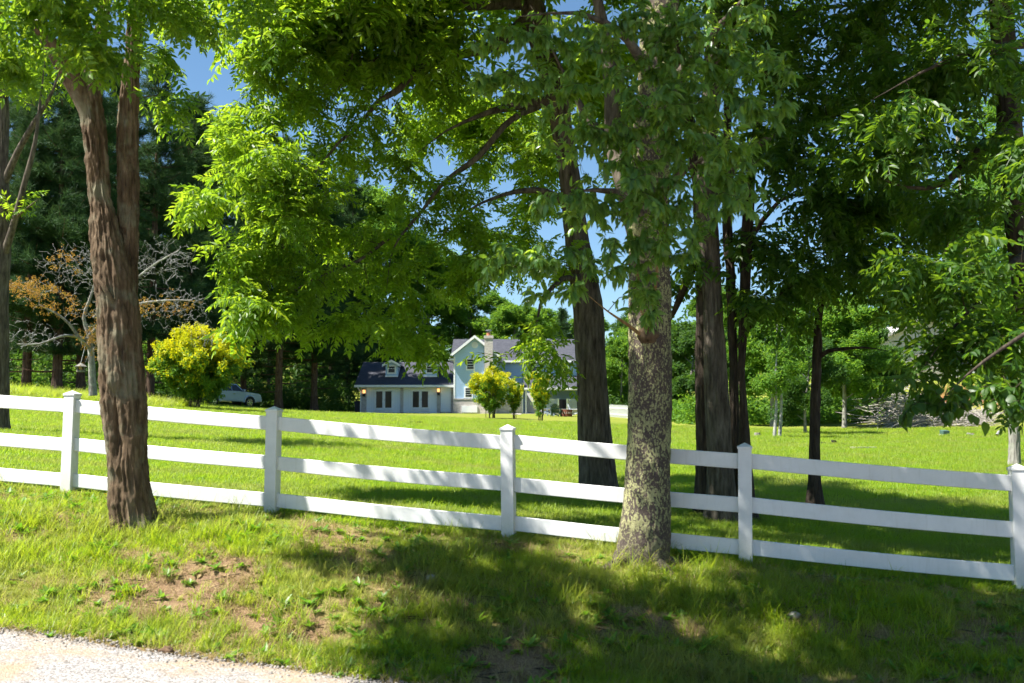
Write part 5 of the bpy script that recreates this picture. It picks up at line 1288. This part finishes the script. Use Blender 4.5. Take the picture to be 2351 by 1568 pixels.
# ------------------------------------------------------------------ bird feeder
FY = 46.5
fb = P(185, 854, FY); fr = .21
feeder = root('bird_feeder', fb, 'small weathered wooden bird feeder with a six sided roof hanging before a pine trunk', 'bird feeder')
def hexr(r, z, a0=0): return [(r*math.cos(a0+k*math.pi/3), r*math.sin(a0+k*math.pi/3), z) for k in range(6)]
MB().add(hexr(.20, 0)+hexr(.20, .03), [(5, 4, 3, 2, 1, 0), (6, 7, 8, 9, 10, 11)]+[(k, (k+1) % 6, (k+1) % 6+6, k+6) for k in range(6)]).build('floor', M['weathered_wood'], feeder)
for k in range(6):
    a = k*math.pi/3; x, y = .175*math.cos(a), .175*math.sin(a)
    MB().box(x-.015, x+.015, y-.015, y+.015, .03, .27).build('post', M['weathered_wood'], feeder)
    b2 = (k+1)*math.pi/3; MB().bar((.18*math.cos(a), .18*math.sin(a), .06), (.18*math.cos(b2), .18*math.sin(b2), .06), .015, .06).build('rail', M['weathered_wood'], feeder)
    rp = [(.30*math.cos(a), .30*math.sin(a), .26), (.30*math.cos(b2), .30*math.sin(b2), .26), (.04*math.cos(b2), .04*math.sin(b2), .42), (.04*math.cos(a), .04*math.sin(a), .42)]
    MB().add(rp+[(p[0]*.97, p[1]*.97, p[2]-.025) for p in rp], [(0, 1, 2, 3), (7, 6, 5, 4), (0, 4, 5, 1), (1, 5, 6, 2), (2, 6, 7, 3), (3, 7, 4, 0)]).build('roof_panel', M['weathered_wood'], feeder)
MB().lathe((0, 0, .40), [(.05, 0), (.04, .05), (.01, .08)], 8).build('finial', M['weathered_wood'], feeder)
tp = P(196, 792, FY)-fb; tp[2] = max(tp[2], .9)
MB().bar((0, 0, .46), tuple(tp), .012, .012).build('wire', M['white_steel'], feeder)

# ------------------------------------------------------------------ by the house
b = on_ground(*P(822, 945, 93)[:2])
bin_ = root('wheelie_bin', b, 'dark blue wheeled bin at the left end of the garage', 'bin')
MB().add([(-.26, -.3, 0), (.26, -.3, 0), (.26, .3, 0), (-.26, .3, 0), (-.31, -.36, 1.0), (.31, -.36, 1.0), (.31, .36, 1.0), (-.31, .36, 1.0)], [(0, 3, 2, 1), (4, 5, 6, 7), (0, 1, 5, 4), (1, 2, 6, 5), (2, 3, 7, 6), (3, 0, 4, 7)]).build('body', M['navy_plastic'], bin_, None, bevel=.02)
MB().box(-.33, .33, -.4, .4, 1.003, 1.08).build('lid', M['navy_plastic'], bin_, None, bevel=.02)
for s in (-1, 1): MB().lathe((s*.29, .30, .1), [(.1, -.03), (.1, .03)], 14, 'y').build('wheel', M['tyre_rubber'], bin_)
def chair(label, px, py, Yd, rz, mat):
    b = on_ground(*P(px, py, Yd)[:2]); t = root('garden_chair', b, label, 'chair', 'slatted garden chairs round the fire pit', rz)
    for k in range(7):
        x = -.27+.09*k; top = 1.02-.10*((k-3)/3)**2*1.6
        MB().bar((x*.85, .28, .30), (x*1.1, .62, top), .075, .02).build('back_slat', M[mat], t)
    for k in range(6):
        y = -.32+.1*k; MB().bar((-.30, y, .38-.018*k), (.30, y, .38-.018*k), .085, .02).build('seat_slat', M[mat], t)
    for s in (-1, 1):
        MB().bar((s*.36, -.38, .60), (s*.36, .46, .58), .13, .025).build('arm', M[mat], t)
        MB().box(s*.32-.04, s*.32+.04, -.36, -.28, 0, .585).build('leg', M[mat], t)
        MB().bar((s*.30, -.34, .34), (s*.30, .78, .02), .03, .11).build('leg', M[mat], t)
        MB().bar((s*.30, .40, .12), (s*.34, .44, .565), .03, .06).build('arm_support', M[mat], t)
    MB().bar((-.33, .47, .60), (.33, .47, .60), .03, .08).build('back_rail', M[mat], t)
    return t
chair('dark green slatted garden chair seen from behind, left of the fire pit', 1276, 966, 79, math.radians(168), 'dark_green_paint')
chair('slate blue slatted garden chair at the far left of the fire pit', 1259, 963, 81.5, math.radians(235), 'slate_blue_paint')
chair('white slatted garden chair right of the fire pit', 1321, 966, 80, math.radians(75), 'white_paint')
b = on_ground(*P(1300, 967, 79.5)[:2])
pit = root('fire_pit', b, 'rusty round steel fire pit between the garden chairs', 'fire pit')
V = []; F = []; nn = 32
for r_, z in ((.46, 0), (.46, .55), (.43, .55), (.43, .05)):
    V += [(r_*math.cos(2*math.pi*k/nn), r_*math.sin(2*math.pi*k/nn), z) for k in range(nn)]
for q in range(3): F += [(q*nn+k, q*nn+(k+1) % nn, (q+1)*nn+(k+1) % nn, (q+1)*nn+k) for k in range(nn)]
mesh_obj('ring', V, F, M['rust_steel'], pit)
MB().lathe((0, 0, .02), [(.42, 0), (.42, .10)], 24).build('ash', M['charred_wood'], pit)
for k in range(9):
    a = math.pi+k*math.pi/8; x, y = .462*math.cos(a), .462*math.sin(a)
    MB().box(x-.03, x+.03, y-.012, y+.012, .22, .36).build('cut_out', M['concrete'], pit)
hp_ = P(1403, 950, 82)
pf = root('picket_fence', on_ground(*hp_[:2]), 'low white picket fence behind the trunks right of the house', 'fence')
for k in range(17):
    a = P(1400, 950, 82); b2 = P(1452, 960, 76); t_ = k/16; c = a*(1-t_)+b2*t_; g = tz(c[0], c[1])
    w = MB(); w.add([(-.055, -.012, 0), (.055, -.012, 0), (.055, .012, 0), (-.055, .012, 0), (-.055, -.012, .95), (.055, -.012, .95), (.055, .012, .95), (-.055, .012, .95), (0, -.012, 1.03), (0, .012, 1.03)],
                    [(0, 1, 5, 8, 4), (3, 7, 9, 6, 2), (0, 4, 7, 3), (1, 2, 6, 5), (4, 8, 9, 7), (5, 6, 9, 8)])
    o = w.build('picket', M['white_vinyl'], pf); o.location = np.array([c[0], c[1], g])-np.array(pf.location)
for z in (.25, .75):
    a = P(1400, 950, 82.05); b2 = P(1452, 960, 76.05); a[2] = tz(a[0], a[1])+z; b2[2] = tz(b2[0], b2[1])+z
    MB().bar(a, b2, .03, .08).build('rail', M['white_vinyl'], pf, np.array(pf.location))

# ------------------------------------------------------------------ things on the right lawn
def gp(px, py): p = ground_hit(px, py, 20); return on_ground(p[0], p[1])
b = gp(2168, 1000); print('box', b); s = MPX(b[1])
bx = root('utility_box', b, 'small green utility cabinet on the far right lawn', 'utility box', None, .25)
w, h = 17*s, 13*s
MB().add([(-w/2, -w*.4, 0), (w/2, -w*.4, 0), (w/2, w*.4, 0), (-w/2, w*.4, 0), (-w/2, -w*.4, h*.85), (w/2, -w*.4, h*.85), (w/2, w*.4, h), (-w/2, w*.4, h)], [(0, 3, 2, 1), (4, 5, 6, 7), (0, 1, 5, 4), (1, 2, 6, 5), (2, 3, 7, 6), (3, 0, 4, 7)]).build('cabinet', M['green_enamel'], bx, None, bevel=.02)
MB().box(-w*.56, w*.56, -w*.46, w*.46, -.1, .06).build('pad', M['concrete'], bx)
def stump(label, px, py, wpx, hpx, mat, seed):
    b = gp(px, py); s = MPX(b[1]); t = root('stump', b, label, 'stump')
    pn = np.array([[0, 0, -.1], [0, 0, hpx*s*.4], [0.01, 0, hpx*s]]); V, F = bark_tube(*resample(pn, [wpx*s*.56, wpx*s*.5, wpx*s*.48], .06), 20, 'fine', seed, (.1, .05, 4))
    mesh_obj('bark', V, F, M[mat], t, None, True)
    MB().lathe((0, 0, hpx*s-.02), [(wpx*s*.45, 0), (wpx*s*.44, .028)], 18).build('cut_face', M['cut_wood'] if mat != 'charred_wood' else M[mat], t)
stump('cut grey log end on the lawn right of the slim trunk pair', 1738, 1003, 14, 9, 'bark_grey', 1)
stump('low black stump, left of two dark ones by the crooked tree', 1889, 1021, 13, 5, 'charred_wood', 2)
stump('taller black stump, right of two dark ones by the crooked tree', 1913, 1020, 11, 9, 'charred_wood', 3)
stump('flat weathered stump right of the green utility cabinet', 2228, 1000, 18, 5, 'bark_grey', 4)
def plank(label, a, b, w, h, mat):
    A = gp(*a); B = gp(*b); t = root('plank', A, label, 'plank'); A2 = A+[0, 0, h/2]; B2 = B+[0, 0, h/2]
    MB().bar(A2, B2, w, h).build('board', M[mat], t, A, bevel=.01)
plank('long grey board lying flat on the right lawn', (1956, 1031), (2006, 1031), .25, .08, 'grey_wood')
plank('dark board lying in the grass in front of the garage', (946, 973), (965, 973), .2, .1, 'charred_wood')
# grey trunk of a tree stump post left of crooked tree
# brush pile on the right slope
r = np.random.default_rng(15)
c0 = gp(2120, 982); print('brush', c0)
br = root('brush_pile', c0, 'heap of dead grey branches along the right edge of the lawn', 'brush pile')
paths = []
for k in range(900):
    u_ = r.uniform(0, 1); px = 2010+260*u_; Yd = c0[1]+r.uniform(.5, 7); x = (px-1175)*Yd/FPX; g = tz(x, Yd)
    hmax = 1.7*math.exp(-((u_-.25)/.3)**2)+.6
    p = np.array([x, Yd, g+r.uniform(0, 1)**1.6*hmax]); a = r.uniform(0, 6.28); L = r.uniform(.5, 2.4); d = np.array([math.cos(a), math.sin(a), r.normal()*.3])
    q = p+d*L/2; q2 = p+d*L+r.normal(size=3)*.2; rad = r.uniform(.012, .035); q2[2] = max(q2[2], g-.1)
    paths.append((np.array([p, q, q2]), np.array([rad, rad*.8, rad*.4])))
V, F = tubes(paths, 4); mesh_obj('branches', V, F, M['grey_wood'], br, c0, True)['kind'] = 'stuff'
for lab, a, b, rad in (('bleached log on the slope above the brush pile', (2180, 930), (2205, 924), .14), ('pale crooked log right of the brush pile', (2215, 960), (2245, 975), .09), ('short pale branch standing in the grass by the pale barked tree', (2288, 1003), (2295, 994), .07)):
    A = gp(*a); B = gp(*b); A[2] += rad; B[2] += rad; m = (A+B)/2+[0, 0, .06]
    t = root('log', A, lab, 'log'); pts, rd = resample([A, m, B], [rad, rad*.9, rad*.7], .2); V, F = bark_tube(pts, rd, 12, 'smooth', 5); mesh_obj('wood', V, F, M['bark_silver'], t, A, True)
# barn behind the brush
bc = on_ground(38.5, 92); barn = root('barn', bc, 'pale grey barn half hidden by leaves on the right slope', 'barn')
MB().prism([(-6, -1), (6, -1), (6, 3.0), (0, 5.6), (-6, 3.0)], 0, 9).build('wall', M['barn_wall'], barn)
for s in (-1, 1):
    e = 6.5*s; ze = 5.6-6.5*2.6/6; pr = [(0, 5.85), (0, 5.65), (e, ze+.05), (e, ze+.25)]
    MB().prism(pr if s < 0 else pr[::-1], -.5, 9.5).build('roof', M['barn_roof'], barn)
dr = MB().box(-1.5, 1.5, -.06, .02, -.5, 2.4).build('door', M['grey_wood'], barn)
MB().box(2.6, 3.8, -.05, .02, 1.0, 2.2).build('window', M['dark_glass'], barn); MB().box(-3.8, -2.6, -.05, .02, 1.0, 2.2).build('window', M['dark_glass'], barn)

# ------------------------------------------------------------------ grass
def blade(L, w, bend, az, lean, x, y, seg=3):
    V = []; F = []; d = np.array([math.cos(az), math.sin(az), 0]); sd = np.array([-d[1], d[0], 0])
    for i in range(seg+1):
        t = i/seg; p = np.array([x, y, 0])+d*L*(lean*t+bend*t*t)+np.array([0, 0, L*(t-.35*bend*t*t)])
        ww = w*(1-t**1.6)/2+.0004
        V += [p-sd*ww, p+sd*ww]
        if i: F.append((2*i-2, 2*i-1, 2*i+1, 2*i))
    return np.array(V), F
def tuft(n, Lr, w, spread, mat, seed, bend=(.1, .7), seg=3):
    r = random.Random(seed)
    return source('grass_tuft', *merged([blade(r.uniform(*Lr), w*r.uniform(.7, 1.3), r.uniform(*bend), r.uniform(0, 6.28), r.uniform(0, .45), r.gauss(0, spread), r.gauss(0, spread), seg) for _ in range(n)]), M[mat])
def rosette(n, L, w, seed, mat='weed_leaf'):
    r = random.Random(seed); parts = []
    for k in range(n):
        v, f = leaf_blade(L*r.uniform(.6, 1.1), w*r.uniform(.8, 1.2), .25, r.uniform(-.1, .5), 2)
        parts.append((xf(v, rotm(0, -r.uniform(.15, .9), k*2.4+r.uniform(-.3, .3)), (0, 0, .01)), f))
    return source('weed_rosette', *merged(parts), M[mat])
TALL = [tuft(16, (.09, .20), .0065, .035, 'grass_blade', s) for s in range(4)]
LONG = [tuft(14, (.20, .36), .007, .03, 'grass_blade', s+10, (.3, 1.0), 4) for s in range(3)]
LAWN = [tuft(18, (.045, .085), .006, .05, 'lawn_blade', s+20, (.1, .6), 2) for s in range(4)]
DRY = [tuft(12, (.06, .16), .005, .05, 'dry_blade', s+30, (.4, 1.3)) for s in range(3)]
WEED = [rosette(9, .11, .04, s) for s in range(3)] + [rosette(14, .06, .04, 8)]
def yawq(n, r, tilt=.12):
    a = r.uniform(0, 2*np.pi, n); t = r.normal(size=(n, 2))*tilt
    q = np.column_stack([np.cos(a/2), t[:, 0]*.5, t[:, 1]*.5, np.sin(a/2)]); return q/np.linalg.norm(q, axis=1, keepdims=True)
def bank_points(n, r, vmin=-3.24, vmax=.6, xr=6.6):
    u = r.uniform(-xr, xr, n); v = r.uniform(vmin, vmax, n)
    x = u*ux+v*.2065; y = 10.06+u*uy+v*.9785
    return x, y
r = np.random.default_rng(91)
def sow(name, label, cat, x, y, scl, srcs, r, sink=.01):
    o = scatter(name, np.column_stack([x, y, terrain(x, y)-sink]), yawq(len(x), r), scl, srcs); return set_props(o, label, cat, None, 'stuff')
x, y = bank_points(30000, r); bmk = bare_mask(x, y); patch = fbm(x*.9, y*.9, 0, 61, 3)
keep = r.uniform(0, 1, len(x)) < (1-.93*bmk)*np.clip(.75+.6*patch, .25, 1)
x, y = x[keep], y[keep]
sow('bank_grass', 'uncut green grass on the bank between road and fence', 'grass', x, y, r.uniform(.38, .82, len(x))*(1+.5*fbm(x*1.5, y*1.5, 0, 62, 2))*(.55+.45*sstep(-(y-yf(x)+.25)/.8)), TALL, r)
x, y = bank_points(9000, r); n2 = fbm(x*1.6, y*1.6, 0, 63, 3); v = (y-yf(x))
near_tree = np.exp(-((x-bl[0])**2+(y-bl[1]+.1)**2)/.25)+np.exp(-((x-bm0[0])**2+(y-bm0[1]+.1)**2)/.25)
keep = (r.uniform(0, 1, len(x)) < np.clip(.22*(n2 > .25)*(v < -.8)+.05*(v < -.5)+.4*near_tree+.03*np.exp(-(v/.2)**2), 0, 1)*(1-.85*bare_mask(x, y)))
x, y = x[keep], y[keep]
sow('tall_grass', 'longer arching grass tufts on the bank and round the trunks', 'grass', x, y, r.uniform(.5, .95, len(x)), LONG, r)
x, y = bank_points(15000, r); bmk = bare_mask(x, y); keep = r.uniform(0, 1, len(x)) < .22+.55*bmk*(fbm(x*3, y*3, 0, 65) > -.2)
x, y = x[keep], y[keep]
sow('dry_grass', 'straw coloured dead grass over the bare earth of the bank', 'grass', x, y, r.uniform(.5, 1.0, len(x)), DRY, r, .015)
x, y = bank_points(2600, r); keep = r.uniform(0, 1, len(x)) < .25+.5*(fbm(x*1.2, y*1.2, 0, 66) > .05); x, y = x[keep], y[keep]
sow('broadleaf_weeds', 'low broad leaved weeds among the grass of the bank', 'weeds', x, y, r.uniform(.5, 1.3, len(x)), WEED, r, 0)
# lawn: dense close to the fence, thinning into the distance where the tufts are too small to tell
vv = 1+50*r.uniform(0, 1, 105000)**1.75; yy = 10+vv; hw = .56*yy+1.5; x = r.uniform(-1, 1, len(vv))*hw; y = yf(x)+vv-1.05
sow('lawn_grass', 'short mown lawn behind the white fence', 'grass', x, y, r.uniform(.75, 1.3, len(x))*(1+np.clip(vv-6, 0, 30)*.028), LAWN, r)
# unmown fringe under the pines and at the lawn edge
x = r.uniform(-30, -15.2, 2600); y = 46.5+r.normal(size=2600)*1.4-(x+18)*.12
sow('rough_grass', 'seeding rough grass at the edge of the pines', 'grass', x, y, r.uniform(1.0, 2.2, len(x)), LONG+DRY[:1], r)
def sources_litter():
    out = []
    for k in range(3):
        v_, f_ = leaflet(.055, .024, .5*k-.3, .5-.3*k); out.append(source('dead_leaf', v_+np.array([0, 0, .012]), f_, M['dry_blade']))
    V, F = tube(np.array([[-.09, 0, .006], [-.02, .012, .012], [.05, .0, .008], [.12, .02, .006]]), np.array([.003, .004, .003, .0015]), 4); out.append(source('fallen_twig', V, F, M['bark_twig']))
    return out
x, y = bank_points(3200, r); keep = r.uniform(0, 1, len(x)) < .25+.75*bare_mask(x, y); x, y = x[keep], y[keep]
sow('leaf_litter', 'dead leaves and twigs lying on the bank', 'litter', x, y, r.uniform(.6, 1.4, len(x)), sources_litter(), r, 0)
PEB = []
for k in range(3):
    u, v = np.meshgrid(np.linspace(0, 2*np.pi, 7, endpoint=False), np.linspace(.2, np.pi-.2, 5)); q = 1+.25*noise3(np.cos(u)*2+k, np.sin(u)*2, np.cos(v)*2, k)
    V = np.stack([q*np.cos(u)*np.sin(v), .8*q*np.sin(u)*np.sin(v), .6*q*np.cos(v)], -1).reshape(-1, 3)*.011; i = np.arange(4)[:, None]*7; kk = np.arange(7)[None]
    PEB.append(source('pebble', V, np.stack([i+kk, i+7+kk, i+7+(kk+1) % 7, i+(kk+1) % 7], -1).reshape(-1, 4), M['stone']))
u_ = r.uniform(-6, 3, 2600); v_ = -3.17-.09*fbm(u_*1.1, u_*0, 0, 70, 3)+r.normal(size=2600)*.10-.04
x = u_*ux+v_*.2065; y = 10.06+u_*uy+v_*.9785
set_props(scatter('gravel', np.column_stack([x, y, np.maximum(terrain(x, y), zfence(x)-.66)+.008]), yawq(len(x), r, .5), r.uniform(.4, 1.5, len(x))**1.3, PEB), 'loose gravel along the edge of the road', 'gravel', None, 'stuff')
# orange flowers beside the left trunk
for k, (px, py, lab) in enumerate(((238, 1143, 'orange flower nearest the fence left of the forked trunk'), (277, 1178, 'orange flower close to the forked trunk foot, highest of the lower pair'), (276, 1192, 'small orange flower lowest at the forked trunk foot'))):
    p = ground_hit(px, py+25); b = on_ground(p[0], p[1]); f = root('orange_flower', b, lab, 'flower')
    V, F = tubes([(np.array([[0, 0, 0], [.005, 0, .07], [.012, .005, .14]]), np.array([.002, .002, .0015]))], 4); mesh_obj('stalk', V, F, M['grass_blade'], f)
    parts = []
    for q in range(8):
        v_, f_ = leaf_blade(.02, .010, .1, .2, 1); parts.append((xf(v_, rotm(0, -.3, q*math.pi/4), (.012, .005, .142)), f_))
    mesh_obj('petals', *merged(parts), M['flower_petal'], f)
# stones and a clod by the road edge
def stone(label, px, py, size, mat, seed):
    p = ground_hit(px, py); b = on_ground(p[0], p[1], size*.3)
    u, v = np.meshgrid(np.linspace(0, 2*np.pi, 18, endpoint=False), np.linspace(.03, np.pi-.03, 11))
    X_, Y_, Z_ = np.cos(u)*np.sin(v), np.sin(u)*np.sin(v), np.cos(v); rad = size*(1+.35*fbm(X_*1.6+seed, Y_*1.6, Z_*1.6, 4)+.12*noise3(X_*6, Y_*6, Z_*6+seed, 6))
    V = np.stack([rad*X_, rad*Y_*.8, rad*Z_*.65], -1).reshape(-1, 3); i = np.arange(10)[:, None]*18; kk = np.arange(18)[None]
    o = mesh_obj('stone' if mat == 'stone' else 'earth_clod', V, np.stack([i+kk, i+18+kk, i+18+(kk+1) % 18, i+(kk+1) % 18], -1).reshape(-1, 4), M[mat], None, None, True); o.location = b
    set_props(o, label, 'stone' if mat == 'stone' else 'clod')
simple('earth', (.14, .09, .055), .95, 0, .3, 20, .1, .01)
stone('dark clod of earth at the road edge', 382, 1503, .055, 'earth', 1)
stone('small grey stone in the shaded grass right of the lichen trunk', 1822, 1420, .05, 'stone', 2)
stone('half buried stone on the shaded bank below the third post', 990, 1335, .05, 'stone', 3)
for o in list(bpy.data.objects):
    if o.name.startswith(('branches',)) and 'kind' not in o: o['kind'] = 'stuff'
